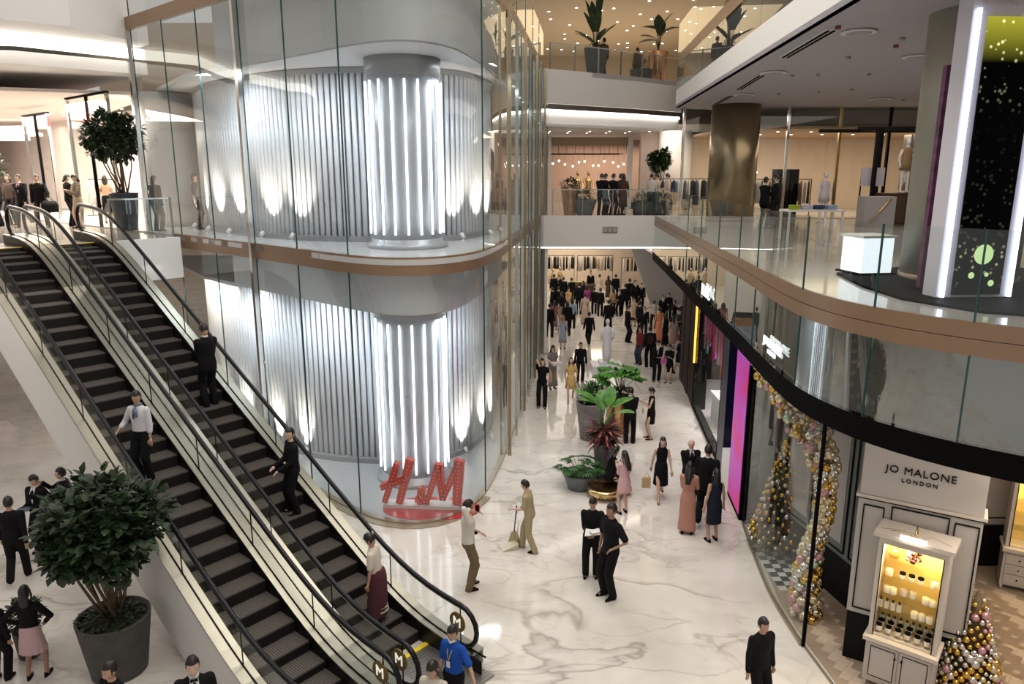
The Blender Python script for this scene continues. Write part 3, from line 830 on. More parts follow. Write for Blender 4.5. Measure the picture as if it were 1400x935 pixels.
# ================================================================== far ground floor shop under the bridge
struct('wall_far_shop', MB().box((5, 52, 2.4), (12, .2, 4.8)), mat('cream_wall', (.70, .60, .48), .7))
struct('wall_far_right', MB().hexa([(8.4, 43.6, 0), (13, 43.6, 0), (13, 44.0, 0), (8.4, 44.0, 0), (6.6, 43.6, 4.65), (13, 43.6, 4.65), (13, 44.0, 4.65), (6.6, 44.0, 4.65)]), M_GREY)
struct('wall_tower_edge', MB().box((1.45, 36, 2.4), (.12, 10, 4.6)), M_WHITE)
rack('far shop left rack', (2.9, 49.2, 0), 0, 2.6, 13, [0, 0, 2, 1, 0, 5], 2.35)
rack('far shop middle rack', (5.6, 49.2, 0), 0, 2.4, 12, [2, 5, 1, 0, 2, 0, 8], 2.35)
rack('far shop right rack', (8.0, 48.0, 0), 0, 1.6, 6, [5, 0, 8, 0], 2.35)
o = empty('display_table', (4.0, 46.5, 0)); tag(o, 'dark display table with flowers in the far shop', 'table')
MB().box((0, 0, .8), (2.6, 1.0, .1)).build('table_top', mat('dark_wood', (.08, .045, .025), .4), o)
for x in (-1.2, 1.2):
    for y in (-.4, .4): MB().box((x, y, .375), (.08, .08, .75)).build('leg', mat('dark_wood'), o)
MB().box((0, 0, .42), (2.3, .8, .6)).build('cabinet_body', mat('dark_wood'), o)
b = MB()
for k in range(70):
    a = random.uniform(0, 2 * PI); b.leaf((random.uniform(-.3, .3), random.uniform(-.15, .15), .08), (math.cos(a), math.sin(a), .8), (0, 0, 1), .3, .1)
tag(b.build('flower_arrangement', mat('yellow_flower', (.42, .42, .06), .6), loc=(4.2, 46.5, .76)), 'yellow green flowers on the dark table in the far shop', 'flowers')
# mannequins
def mannequin(loc, rz, lab, m=M_GOLD, h=1.8, cloth=None, grp=None):
    s_ = h / 1.8
    o = empty('mannequin', loc, rz); tag(o, lab, 'mannequin', grp); o.scale = (s_,) * 3
    b = MB()
    b.loft([(0, 0, .86, .15, .11), (0, 0, .98, .155, .11), (0, 0, 1.12, .12, .09), (0, 0, 1.32, .16, .1), (0, 0, 1.44, .15, .075), (0, 0, 1.5, .05, .05), (0, 0, 1.6, .045, .05)], 14)
    b.ball((0, .01, 1.68), (.075, .09, .115), 14, 9)
    for s2 in (-1, 1):
        b.tube([(s2 * .08, 0, .92), (s2 * .1, .02, .5), (s2 * .11, 0, .08), (s2 * .11, .1, .04)], [.085, .055, .038, .03], 10)
        b.tube([(s2 * .16, 0, 1.42), (s2 * .25, -.02, 1.14), (s2 * .23, .08, .92), (s2 * .22, .1, .82)], [.05, .04, .032, .025], 8)
    b.build('body', m, o)
    if cloth:
        c = MB(); c.loft([(0, 0, .75, .21, .16), (0, 0, 1.0, .175, .13), (0, 0, 1.15, .14, .11), (0, 0, 1.34, .18, .12), (0, 0, 1.47, .15, .09), (0, 0, 1.5, .07, .06)], 14); c.build('dress', cloth, o)
    MB().lathe([(.2, 0), (.2, .02), (.02, .03)], 20).build('base', M_STEEL, o)
    return o
MC = mat('beige_cloth', (.55, .42, .28), .8)
for x, y, l in ((2.6, 46.2, 'gold mannequin leftmost in the far shop under the bridge'), (3.1, 47.2, 'gold mannequin second from left in the far shop under the bridge'), (1.9, 47.6, 'pale mannequin at the left wall of the far shop')):
    mannequin((x, y, 0), PI, l, M_GOLD if 'gold' in l else M_WHITE, 1.85, MC)
for px, l in ((791, 'golden mannequin left of the glass case in the bridge store'), (806, 'golden mannequin right beside another one in the bridge store')):
    p = at(px, 277, 6.0); mannequin((p.x * 37 / p.y, 37.8, 6.0), PI, l, M_GOLD, 1.85)
# ================================================================== store behind the second floor bridge
struct('wall_bridge_store', MB().box((5, 46, 7.9), (14, .2, 3.8)), mat('rosy_wall', (.62, .47, .38), .7))
struct('floor', MB().box((6, 42.3, 5.9), (12, 9.8, .2)), mat('gallery_floor'))
tr9 = struct('trim_9', None, None)
MB().box((3.9, 38.7, 9.32), (4.2, .2, .42)).build('header', mat('bronze_header', (.24, .17, .11), .4, .4), tr9)
MB().box((6.05, 38.7, 7.8), (.25, .3, 3.6)).build('jamb', M_WHITE, tr9)
MB().box((1.9, 38.7, 7.8), (.2, .3, 3.6)).build('jamb', M_WHITE, tr9)
b = struct('trim_10', None, None)
for y in (40, 41.5): MB().box((3.9, y, 8.75), (4, .04, .04)).build('ceiling_rail', M_MATTBLACK, b)
for k in range(10): MB().box((2.0 + k * .45, 40, 9.1), (.02, .02, .7)).build('hanger', M_MATTBLACK, b)
for k in range(12):
    p = Vector((2.2 + .36 * k, 40.5 + (k % 3) * .5, 8.25 + .15 * math.sin(k * 1.7)))
    pl = empty('pendant_lamp', p); tag(pl, '%s small glowing pendant lamp from the left in the bridge store' % ORD[k], 'lamp', 'pendant lamps of the bridge store')
    MB().ball((0, 0, 0), .05, 8, 6).build('bulb', M_LAMP, pl); MB().box((0, 0, (9.7 - p.z) / 2), (.008, .008, 9.7 - p.z)).build('cord', M_MATTBLACK, pl)
def column(name, lab, loc, r, h, m, n=40):
    o = empty(name, loc); tag(o, lab, 'column')
    MB().lathe([(r, 0), (r, h)], n).build('shaft', m, o)
    MB().lathe([(r + .02, 0), (r + .02, .12)], n).build('base_ring', M_BRONZE, o)
    return o
column('round_column', 'wide white round column right of the potted tree on the bridge', (7.9, 36.6, 6.0), .78, 3.72, M_WHITE)
tag(MB().box((0, 0, 1.86), (.95, .4, 3.7)).build('square_pillar', mat('taupe', (.36, .30, .26), .6), loc=(6.75, 37.0, 6.0)), 'taupe square pillar behind the potted tree on the bridge', 'pillar')
column('round_column', 'champagne gold round column standing behind the right gallery railing', (8.3, 28.3, 6.0), .88, 4.2, M_COLGOLD)
column('round_column', 'huge olive grey round column beside the tall video screen', (7.45, 12.2, 6.0), .86, 5.9, M_COLOLIVE)
# vents on the bridge fascia
for px, l in ((834, 'left grey vent grille on the white bridge front'), (929, 'right grey vent grille on the white bridge front')):
    p = aty(px, 314, 30.76)
    o = empty('vent_grille', p); tag(o, l, 'vent')
    MB().box((0, 0, 0), (.62, .04, .24)).build('frame', mat('vent_grey', (.25, .22, .20), .5), o)
    for k in range(3): MB().box((-.2 + .2 * k, -.03, 0), (.15, .03, .17)).build('slat', M_GREY, o)
# ================================================================== third floor plants etc are below with plants
# ceiling fittings
def downlights(z, pts, lab, grp, r=.09, rows=0):
    me = MB(); me.lathe([(r, -.012), (r, 0)], 12, mi=1); me.lathe([(r * .7, -.02), (r * .7, -.004)], 12, mi=0)
    me = me.mesh('downlight', [M_LAMP, M_WHITE])
    for i, (x, y) in enumerate(pts): tag(link('downlight', me, None, (x, y, z)), lab if not rows else '%s, %s from the left, %s row from the front' % (lab, ORD[i // rows], ORD[i % rows]), 'ceiling light', grp)
random.seed(3)
downlights(15.9, [(2 + i * 1.15 + random.uniform(-.4, .4), 37.5 + j * 3 + random.uniform(-1, 1)) for i in range(10) for j in range(6)], 'top floor ceiling light', 'downlights of the top floor ceiling', .1, 6)
downlights(9.7, [(1.8 + i * .95, 36.2 + j * 1.4) for i in range(7) for j in range(2)], 'ceiling light above the bridge', 'downlights above the bridge', .07, 2)
downlights(9.4, [(9.5 + i * 1.35, 31 + j * 2.2) for i in range(6) for j in range(2)], 'right store ceiling light', 'downlights of the right store', .08, 2)
downlights(10.2, [(-13 - i * 1.1, 27 + i * .9 + j * 1.0) for i in range(7) for j in range(3)], 'left ceiling light', 'downlights of the left ceiling', .07, 3)
downlights(4.62, [(1.5 + i * 1.4, 33 + j * 3) for i in range(5) for j in range(5)], 'ceiling light under the bridge', 'downlights under the bridge', .07, 5)
def ring_vent(px, py, r, lab):
    p = at(px, py, 10.19); o = empty('round_vent', p); tag(o, lab, 'vent')
    MB().lathe([(r, -.03), (r, 0)], 24).build('rim', M_WHITE, o)
    MB().lathe([(r * .72, -.04), (r * .72, -.028)], 24).build('core', M_GREY, o)
for px, py, r, l in ((1174, 43, .30, 'largest round ceiling vent, near the top of the right ceiling'), (1254, 77, .3, 'round ceiling vent just left of the huge olive column'), (1057, 99, .32, 'round ceiling vent left of the middle line slot in the right ceiling'), (1018, 129, .3, 'round ceiling vent above the champagne column'), (1204, 135, .35, 'round ceiling vent at the back of the right ceiling near the olive column')): ring_vent(px, py, r, l)
for (x1, y1, x2, y2, l) in ((1073, 78, 1138, 40, 'longest dark line slot diffuser in the right ceiling'), (1010, 122, 1042, 102, 'middle dark line slot diffuser in the right ceiling'), (978, 142, 1000, 130, 'farthest dark line slot diffuser in the right ceiling')):
    a = at(x1, y1, 10.185); b_ = at(x2, y2, 10.185); d_ = b_ - a
    o = empty('slot_diffuser', (a + b_) / 2, math.atan2(d_.y, d_.x)); tag(o, l, 'vent')
    MB().box((0, 0, 0), (d_.length, .22, .02)).build('frame', M_WHITE, o)
    for s2 in (-.05, .05): MB().box((0, s2, -.015), (d_.length * .97, .05, .02)).build('slot', M_BLACK, o)
for i, (px, py) in enumerate(sorted((  (1146, 36), (1225, 62), (1160, 78), (1083, 103), (1118, 102), (1065, 128), (1119, 125), (1165, 122), (1188, 101), (1234, 52), (1235, 136), (1084, 145)))):
    tag(MB().lathe([(.05, -.05), (.05, 0)], 10).build('sprinkler', mat('dull_red', (.25, .06, .05), .5) if px in (1146, 1225) else M_GREY, loc=at(px, py, 10.19)), '%s small sensor from the left in the right gallery ceiling' % ORD[i], 'sensor', 'sensors in the right gallery ceiling')
# ================================================================== right upper store
w8 = struct('window_7', None, None)
xs8 = [6.6, 8.9, 10.6, 12.6, 14.5, 16.8, 19.5]
for i, (a, b_) in enumerate(zip(xs8[:-1], xs8[1:])):
    MB().box(((a + b_) / 2, 29.2, 8.1), (b_ - a - .05, .02, 4.15)).build('pane', M_GLASS, w8)
    MB().box((a, 29.2, 8.1), (.09, .12, 4.2)).build('mullion', M_GOLD if i in (1, 3) else M_MATTBLACK if i == 4 else M_STEEL, w8)
struct('wall_store', MB().box((13.5, 37.6, 8.0), (14, .2, 4.2)), mat('store_wall', (.72, .60, .48), .7))
struct('ceiling', MB().prism([(8.6, 29.4), (20, 29.4), (20, 37.6), (8.6, 37.6)], 9.42, 9.52), mat('store_ceiling', (.55, .38, .25), .7))
struct('floor', MB().prism([(6.6, 29.4), (20, 29.4), (20, 37.6), (6.6, 37.6)], 6.001, 6.02), mat('store_floor', (.45, .42, .38), .2))
def P2(px, Y): return (px - 700) / 1000 * (Y * CP + .3)
o = empty('steel_pergola', (13.6, 26.6, 6.0)); tag(o, 'black steel pergola display frame in front of the right upper store', 'display frame')
for x, y in ((-1.2, -.9), (-.5, .3), (.6, -.9), (1.9, .9)): MB().box((x, y, 1.6), (.12, .12, 3.2)).build('post', M_MATTBLACK, o)
for a, b_ in (((-1.9, -.9), (3.2, -.9)), ((-2.6, .6), (3.2, .6)), ((-1.2, -.9), (-1.2, .6)), ((1.9, -.9), (1.9, .9)), ((.6, -.9), (.6, .6))):
    c = ((a[0] + b_[0]) / 2, (a[1] + b_[1]) / 2, 3.22); L_ = math.hypot(b_[0] - a[0], b_[1] - a[1])
    MB().box(c, (L_, .12, .12), math.atan2(b_[1] - a[1], b_[0] - a[0])).build('beam', M_MATTBLACK, o)
for x in (.2, .35, .95): MB().box((x, -.2, 2.1), (.06, .5, 1.9)).build('slat', M_STEEL, o)
mannequin((11.3, 27.0, 6.0), PI, 'white mannequin in a pale shirt and dark trousers left of the black frame', M_WHITE, 1.8, mat('pale_shirt', (.62, .56, .58), .8))
o = mannequin((13.35, 25.5, 7.1), PI, 'mannequin in a brown jacket raised inside the black display frame', M_WHITE, 1.8, mat('brown_jacket', (.28, .18, .09), .8))
o = empty('display_cabinet', (13.3, 25.3, 6.0)); tag(o, 'dark cabinet with shelves under the jacket mannequin in the black frame', 'cabinet')
MB().box((0, .1, .55), (1.6, .6, 1.08)).build('body', mat('dark_red_wood', (.06, .02, .015), .4), o)
for q in (-.4, .4): MB().box((q, -.22, .55), (.7, .04, .9)).build('door', mat('dark_wood'), o)
o = empty('display_board', (12.45, 25.9, 6.0)); tag(o, 'pale square board on legs inside the black display frame', 'board')
MB().box((0, 0, 1.62), (.8, .05, .62)).build('panel', mat('pale_board', (.55, .53, .58), .5), o)
for x in (-.38, .38): MB().box((x, 0, .75), (.04, .04, 1.5)).build('leg', M_MATTBLACK, o)
o = empty('display_cube', (12.1, 24.7, 6.0)); tag(o, 'grey box stand with a gold bracket by the black frame', 'stand')
MB().box((0, 0, .5), (1.0, .6, 1.0)).build('body', M_GREY, o); MB().tube([(-.3, -.35, .2), (.3, -.35, .95)], .03, 8).build('bracket', M_GOLD, o)
o = empty('black_box', (10.9, 29.9, 6.0)); tag(o, 'tall black display box between the racks in the right store', 'stand'); MB().box((0, 0, .95), (.9, .5, 1.9)).build('body', M_MATTBLACK, o); MB().box((0, -.27, .95), (.8, .03, 1.8)).build('front_panel', M_BLACK, o)
# bright lamp cluster far in the store
random.seed(5)
lc = empty('lamp_cluster', (11.4, 36.2, 7.6)); tag(lc, 'cluster of hanging round bulbs deep in the store right of the champagne column', 'lamp')
for k in range(16):
    q = (random.uniform(-.4, .4), random.uniform(-.2, .2), random.uniform(-.5, .5)); MB().ball(q, .06, 8, 6).build('bulb', M_LAMP, lc); MB().box((q[0], q[1], (q[2] + 1.82) / 2), (.008, .008, 1.82 - q[2])).build('cord', M_MATTBLACK, lc)
# folded shirts on a low table
tb = empty('low_table', (8.0, 19.8, 6.0)); tag(tb, 'low table with folded shirts behind the right gallery railing', 'table')
MB().box((0, 0, .78), (1.5, .7, .05)).build('table_top', M_WHITE, tb)
for x in (-.7, .7):
    for y in (-.3, .3): MB().box((x, y, .38), (.05, .05, .76)).build('leg', M_WHITE, tb)
for k, (c_, nm) in enumerate((((.30, .40, .02), 'lime green'), ((.50, .50, .62), 'pale lilac'), ((.03, .05, .14), 'navy blue'), ((.30, .42, .55), 'light blue'))):
    b = MB()
    for q in range(3): b.loft([(0, 0, q * .04, .15, .12), (0, 0, q * .04 + .02, .165, .13), (0, 0, q * .04 + .036, .15, .12)], 12)
    tag(b.build('folded_shirt', mat('shirt_' + nm, c_, .8), loc=(8.0 - .5 + k * .33, 19.75, 6.81)), '%s folded shirts on the low table behind the gallery railing' % nm, 'shirt')
# glowing plinth and video totem
o = empty('light_box', (6.25, 12.9, 6.035), R(10)); tag(o, 'glowing white box plinth behind the right gallery railing', 'plinth')
MB().box((0, 0, .33), (.58, .58, .6)).build('body', mat('glow_white', (.9, .95, 1), .4, emit=(.85, .93, 1), es=.9), o)
MB().box((0, 0, .65), (.66, .66, .04)).build('top', M_WHITE, o); MB().box((0, 0, .015), (.7, .7, .03)).build('base', M_BLACK, o)
def star_screen():
    m = mat('night_screen', (.0, .0, .0), .4, spec=.05)
    nt = m.node_tree; b = nt.nodes['Principled BSDF']; L = nt.links.new
    tc = nt.nodes.new('ShaderNodeTexCoord'); v = nt.nodes.new('ShaderNodeTexVoronoi'); v.inputs['Scale'].default_value = 11
    L(tc.outputs['Object'], v.inputs['Vector'])
    r = nt.nodes.new('ShaderNodeValToRGB'); r.color_ramp.elements[0].position = .20; r.color_ramp.elements[0].color = (1, 1, 1, 1); r.color_ramp.elements[1].position = .28; r.color_ramp.elements[1].color = (0, 0, 0, 1)
    L(v.outputs['Distance'], r.inputs[0])
    sx = nt.nodes.new('ShaderNodeSeparateXYZ'); L(tc.outputs['Object'], sx.inputs[0])
    g = nt.nodes.new('ShaderNodeValToRGB')   # dots gather at the top and in a cluster low down: flat print of the video picture
    mr = nt.nodes.new('ShaderNodeMapRange'); mr.inputs['From Min'].default_value = 0; mr.inputs['From Max'].default_value = 3.9
    L(sx.outputs['Z'], mr.inputs['Value']); L(mr.outputs[0], g.inputs[0])
    e = g.color_ramp.elements; e[0].position = 0; e[0].color = (.0, .0, .0, 1); e[1].position = 1; e[1].color = (1, 1, .5, 1)
    for p_, c_ in ((.05, .02), (.13, .25), (.22, .02), (.62, .0), (.78, .12)): q = e.new(p_); q.color = (c_, c_, c_ * .6, 1)
    mm = nt.nodes.new('ShaderNodeMixRGB'); mm.blend_type = 'MULTIPLY'; mm.inputs[0].default_value = 1; L(r.outputs[0], mm.inputs[1]); L(g.outputs[0], mm.inputs[2])
    ad = nt.nodes.new('ShaderNodeMixRGB'); ad.blend_type = 'ADD'; ad.inputs[0].default_value = 1; L(mm.outputs[0], ad.inputs[1])
    g2 = nt.nodes.new('ShaderNodeValToRGB'); L(mr.outputs[0], g2.inputs[0]); e = g2.color_ramp.elements; e[0].color = (0, 0, 0, 1); e[0].position = .8; e[1].color = (.35, .33, .03, 1)
    L(g2.outputs[0], ad.inputs[2]); L(ad.outputs[0], b.inputs['Emission Color']); b.inputs['Emission Strength'].default_value = 1.6
    return m
tt = empty('video_totem', (6.45, 10.2, 6.035), R(4)); tag(tt, 'tall black video screen in a white frame with glowing edges on the right gallery', 'screen')
MB().box((0, .1, 2.02), (1.06, .3, 4.0)).build('body', mat('totem_frame', (.60, .57, .62), .35), tt)
MB().box((.03, -.07, 1.87), (.70, .03, 3.62)).build('screen', star_screen(), tt)
for x in (-.46, .52): MB().box((x, -.08, 1.9), (.035, .05, 3.75)).build('light_edge', mat('edge_light', (1, 1, 1), .5, emit=(.72, .80, 1), es=4), tt)
b = MB()
for (x, z, r) in ((.06, .62, .14), (-.08, .33, .045), (.14, .34, .03), (.22, .22, .045)): b.ball((x, -.09, z), (r, .01, r), 20, 9)
b.build('picture_bubbles', mat('bubble_yellow', (.3, .35, .1), .5, emit=(.55, .75, .35), es=.9), tt)
place_text(text_mesh('#YOUARETHEONE', .11, .002, mat_=mat('pale_gold', (.55, .45, .35), .4)), 'lettering', (.05, -.07, 3.86), (1, 0, 0), (0, 0, 1), tt)
o = empty('pattern_panel', (6.75, 11.05, 6.035), R(8)); tag(o, 'dark purple mottled panel seen between the olive column and the video screen', 'panel')
m = mat('purple_mottle', (.12, .03, .08), .4, noise=(5, .9)); MB().box((-.45, 0, 1.6), (.35, .08, 3.2)).build('panel', m, o); MB().box((-.45, 0, .02), (.45, .2, .04)).build('foot', M_BLACK, o)

# ---- inside the ground floor of the tower, seen behind the right escalator
mannequin((-8.35, 20.9, .03), R(200), 'white mannequin in a blue dress behind the ground floor glass by the escalator', M_WHITE, 1.8, mat('royal_blue', (.06, .10, .34), .8))
mannequin((-9.0, 21.5, .03), R(200), 'white mannequin in an orange skirt left of the one in blue', M_WHITE, 1.78, mat('orange_cloth', (.55, .16, .08), .8))
rack('rack behind the mannequins', (-10.2, 22.9, .03), R(-40), 2.2, 12, [6, 5, 3, 8, 0, 5], 1.5)
# ---- left upper floor shop fittings
p = uv(27.5, 12.6, 6.0); rack('rack behind the left tree', (p.x, p.y, 6.0), math.atan2(dv.y, dv.x), 2.6, 14, [5, 2, 3, 6, 5, 0], 1.5)
p = uv(32.5, 12.4, 6.0); rack('rack by the mirror panels', (p.x, p.y, 6.0), math.atan2(dv.y, dv.x), 2.6, 14, [2, 5, 8, 5, 3], 1.5)
o = empty('lit_poster', uv(24.6, 13.9, 6.0), math.atan2(dv.y, dv.x)); tag(o, 'pale blue lit poster panel behind the dark pot on the left upper floor', 'poster')
MB().box((0, 0, 1.3), (1.0, .05, 2.2)).build('panel', mat('pale_blue_light', (.6, .7, .8), .5, emit=(.75, .86, 1), es=.9), o); MB().box((0, .05, 1.25), (1.1, .05, 2.5)).build('frame', M_WHITE, o)

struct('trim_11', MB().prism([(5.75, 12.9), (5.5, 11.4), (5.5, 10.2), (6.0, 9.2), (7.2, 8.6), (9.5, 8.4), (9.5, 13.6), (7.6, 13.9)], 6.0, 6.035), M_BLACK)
tr12 = struct('trim_12', None, None)
for y_, z_ in ((33.5, 9.75), (37.0, 9.35)):
    MB().box((-27, y_, z_), (8, .25, .16), R(-12)).build('light_strip', M_COVE, tr12); MB().box((-27, y_ + .1, z_ + .35), (8.4, .3, .5), R(-12)).build('bulkhead', M_WHITE, tr12)
# ================================================================== GROUND FLOOR SHOPS ON THE RIGHT
def G(y): return 5.25 + (y - 15.3) * .1026
GD = Vector((.1026, 1)).normalized(); GA = math.atan2(GD.y, GD.x)
struct('floor', MB().prism([(5.6, 15.2), (5.62, 18.6), (12, 18.6), (12, 15.2)], .001, .02), mat('dark_shop_floor', (.05, .05, .055), .2))
def gbox(y0, y1, z0, z1, th=.12, off=0): # box on the shop line
    ym = (y0 + y1) / 2; c = Vector((G(ym), ym)) + Vector((GD.y, -GD.x)) * (off + th / 2)
    return MB().box((c.x, c.y, (z0 + z1) / 2), ((y1 - y0) * 1.005, th, z1 - z0), GA)
fr = struct('wall_shop_front', None, None)
for y0, y1, t in ((15.25, 15.45, .25), (16.78, 16.95, .3), (18.55, 18.95, .5), (23.5, 23.8, .4)): gbox(y0, y1, 0, 4.22, t).build('frame_post', M_BLACK, fr)
gbox(18.95, 23.5, 0, .16, .2).build('base_rail', M_BLACK, fr)
gbox(16.95, 23.5, 4.02, 4.22, .2).build('head_rail', M_BLACK, fr)
gbox(19.0, 23.45, .16, 4.02, .02).build('pane', glass('shop_glass', (.95, .96, .96), .02, 1.02), fr)
dwd = wood('dark_panel_wood', (.018, .008, .006), (.035, .016, .011), .6); dwd.node_tree.nodes['Principled BSDF'].inputs['Specular IOR Level'].default_value = .15
for k in range(5): gbox(23.85 + k * .7, 24.52 + k * .7, 0, 4.22, .14, .02 * (k % 2)).build('wall_panel', dwd, fr)
gbox(27.3, 27.4, 0, 4.2, 2.5).build('end_panel', dwd, fr)
o = tag(gbox(23.55, 23.65, 1.6, 4.0, .05, -.06).build('light_strip', mat('orange_light', (1, .5, .1), .4, emit=(1, .42, .05), es=2.5)), 'upright glowing orange light strip on the dark shop post', 'light')
# pink video wall
def pink():
    m = mat('pink_print', (.6, .05, .4), .3)
    nt = m.node_tree; b = nt.nodes['Principled BSDF']; L = nt.links.new
    tc = nt.nodes.new('ShaderNodeTexCoord'); w_ = nt.nodes.new('ShaderNodeTexWave'); w_.inputs['Scale'].default_value = 6; w_.inputs['Distortion'].default_value = 6; w_.inputs['Detail Scale'].default_value = .4
    w_.bands_direction = 'Z'
    n = nt.nodes.new('ShaderNodeTexNoise'); n.inputs['Scale'].default_value = .9; n.inputs['Detail'].default_value = 5
    L(tc.outputs['Object'], w_.inputs['Vector']); L(tc.outputs['Object'], n.inputs['Vector'])
    r = nt.nodes.new('ShaderNodeValToRGB'); e = r.color_ramp.elements
    e[0].position = .3; e[0].color = (.70, .01, .12, 1); e[1].position = .75; e[1].color = (.30, .01, .22, 1)
    q = e.new(.45); q.color = (.62, .02, .36, 1); q = e.new(.6); q.color = (.50, .08, .60, 1)
    L(n.outputs[0], r.inputs[0])
    mx = nt.nodes.new('ShaderNodeMixRGB'); mx.blend_type = 'MULTIPLY'; mx.inputs[0].default_value = .7; L(r.outputs[0], mx.inputs[1]); L(w_.outputs[0], mx.inputs[2])
    L(mx.outputs[0], b.inputs['Emission Color']); L(mx.outputs[0], b.inputs['Base Color']); b.inputs['Emission Strength'].default_value = .6
    b.inputs['Specular IOR Level'].default_value = .1
    return m
ps = empty('video_screen', (G(16.1), 16.1, 0), GA); tag(ps, 'tall glowing pink and purple video screen on the right shop front', 'screen')
MB().box((0, .03, 2.1), (1.3, .10, 3.95)).build('picture', pink(), ps)
for x in (-.68, .68): MB().box((x, -.03, 2.1), (.07, .2, 4.15)).build('frame', M_BLACK, ps)
MB().box((0, -.03, .07), (1.4, .2, .14)).build('frame', M_BLACK, ps)
tm = text_mesh('COLOUR ME', .2, .003, mat_=mat('white_script', (.8, .6, .75), .5, emit=(1, .75, .9), es=.5), shear=.3)
# side rooms behind the shop front
struct('wall_room_back', MB().box((9.6, 19.5, 2.1), (.15, 8.8, 4.2)), mat('room_grey', (.20, .18, .19), .6))
struct('wall_room_divider', MB().box((7.8, 18.8, 2.1), (3.8, .12, 4.2)), M_BLACK)
struct('wall_room_near', MB().box((7.8, 15.35, 2.1), (4.8, .12, 4.2)), mat('room_grey'))
area('make_up_shop_lamp', (7.5, 21.2, 4.0), 2.2, 330, (1, .95, .95), sy=3.5, rot=(0, R(-25), 0))
area('dark_shop_lamp', (7.6, 17.2, 4.0), 1.2, 25, (.9, .9, 1), sy=1.2)
random.seed(11)
pal = [(.6, .03, .03), (.03, .03, .05), (.65, .12, .04), (.35, .05, .30), (.55, .08, .20), (.03, .10, .10), (.70, .20, .10), (.45, .05, .40)]
nmz = ['red', 'black', 'orange', 'violet', 'crimson', 'dark green', 'coral', 'purple']
for k in range(16):
    y = 19.4 + k * .25; b = MB(); h = random.uniform(1.3, 2.0); sgx = []
    b.strip([(0, 0), (.05, .07), (-.02, .13), (.05, .2)], 0, h, .02)
    tag(b.build('hanging_fabric', mat('fabric_%d' % (k % 8), pal[k % 8], .6), loc=(G(y) + .22, y, 4.0 - h)), '%s %s fabric strip from the front in the make-up shop window' % (ORD[k], nmz[k % 8]), 'fabric', '%s fabric strips in the make-up shop window' % nmz[k % 8])
o = empty('make_up_chair', (G(20.4) + .7, 20.4, 0)); tag(o, 'white and black make-up chair in the shop window', 'chair')
MB().lathe([(.28, 0), (.28, .03), (.04, .05), (.04, .6)], 20).build('pedestal', M_STEEL, o)
MB().box((0, 0, .66), (.5, .5, .1)).build('seat', M_MATTBLACK, o); MB().box((.24, 0, 1.0), (.06, .48, .6)).build('backrest', M_MATTBLACK, o)
MB().tube([(.0 + .22 * math.cos(a), .0 + .22 * math.sin(a), .3) for a in [PI * 2 * q / 12 for q in range(13)]], .015, 6).build('foot_ring', M_WHITE, o)
o = empty('white_counter', (G(21.8) + .8, 21.8, 0)); tag(o, 'white product counter in the make-up shop', 'counter')
MB().box((0, 0, .45), (.6, 1.4, .9)).build('body', M_WHITE, o); MB().box((0, 0, .93), (.7, 1.5, .06)).build('top', mat('glow_white2', (.9, .9, .9), .3), o); MB().box((.1, 0, 1.6), (.05, 1.2, .9)).build('display_panel', M_WHITE, o)
o = empty('black_display_stand', (G(17.7) + .9, 17.8, 0)); tag(o, 'black stand with lit shelves inside the dark shop opening', 'stand')
MB().box((0, 0, 1.0), (.7, .9, 2.0)).build('body', M_BLACK, o)
for q in range(4): MB().box((-.37, 0, .5 + q * .4), (.06, .8, .03)).build('shelf', mat('lit_shelf', (.8, .8, .8), .4, emit=(1, .95, .95), es=.8), o)
tag(MB().box((0, 0, .45), (.6, .7, .9)).build('white_plinth', mat('glow_white2'), loc=(G(17.2) + .25, 17.3, 0)), 'white plinth at the dark shop opening behind the pink screen', 'plinth')
tag(MB().box((0, 0, 2.1), (.35, .5, 4.2)).build('navy_pillar', mat('navy', (.006, .007, .04), .3), loc=(G(18.4) + .1, 18.2, 0)), 'dark navy square pillar beside the make-up shop window', 'pillar')
# lit shop names on the glass skirt above
LIT = mat('lit_letter', (1, 1, 1), .5, emit=(.9, .97, 1), es=.9)
def edge_sign(txt, px, z, size, lab, sub=None):
    s__ = edge_s(px, z); p, t = pat(edge, eS, s__); n_ = Vector((t.y, -t.x)) * 1.0
    if n_.x > 0: n_ = -n_
    root = empty('shop_sign', (p.x + n_.x * .06, p.y + n_.y * .06, z)); tag(root, lab, 'sign')
    place_text(text_mesh(txt, size, .015, mat_=LIT), 'lettering', (0, 0, 0), (t.x, t.y, 0), (0, 0, 1), root)
    if sub: place_text(text_mesh(sub, size * .5, .015, mat_=LIT), 'lettering', (0, 0, -size * .7), (t.x, t.y, 0), (0, 0, 1), root)
edge_sign('M·A·C', 968, 4.8, .42, 'lit white M·A·C shop sign on the glass above the make-up shop')
edge_sign('JO MALONE', 1060, 4.9, .20, 'small lit white JO MALONE LONDON sign on the glass skirt', 'LONDON')
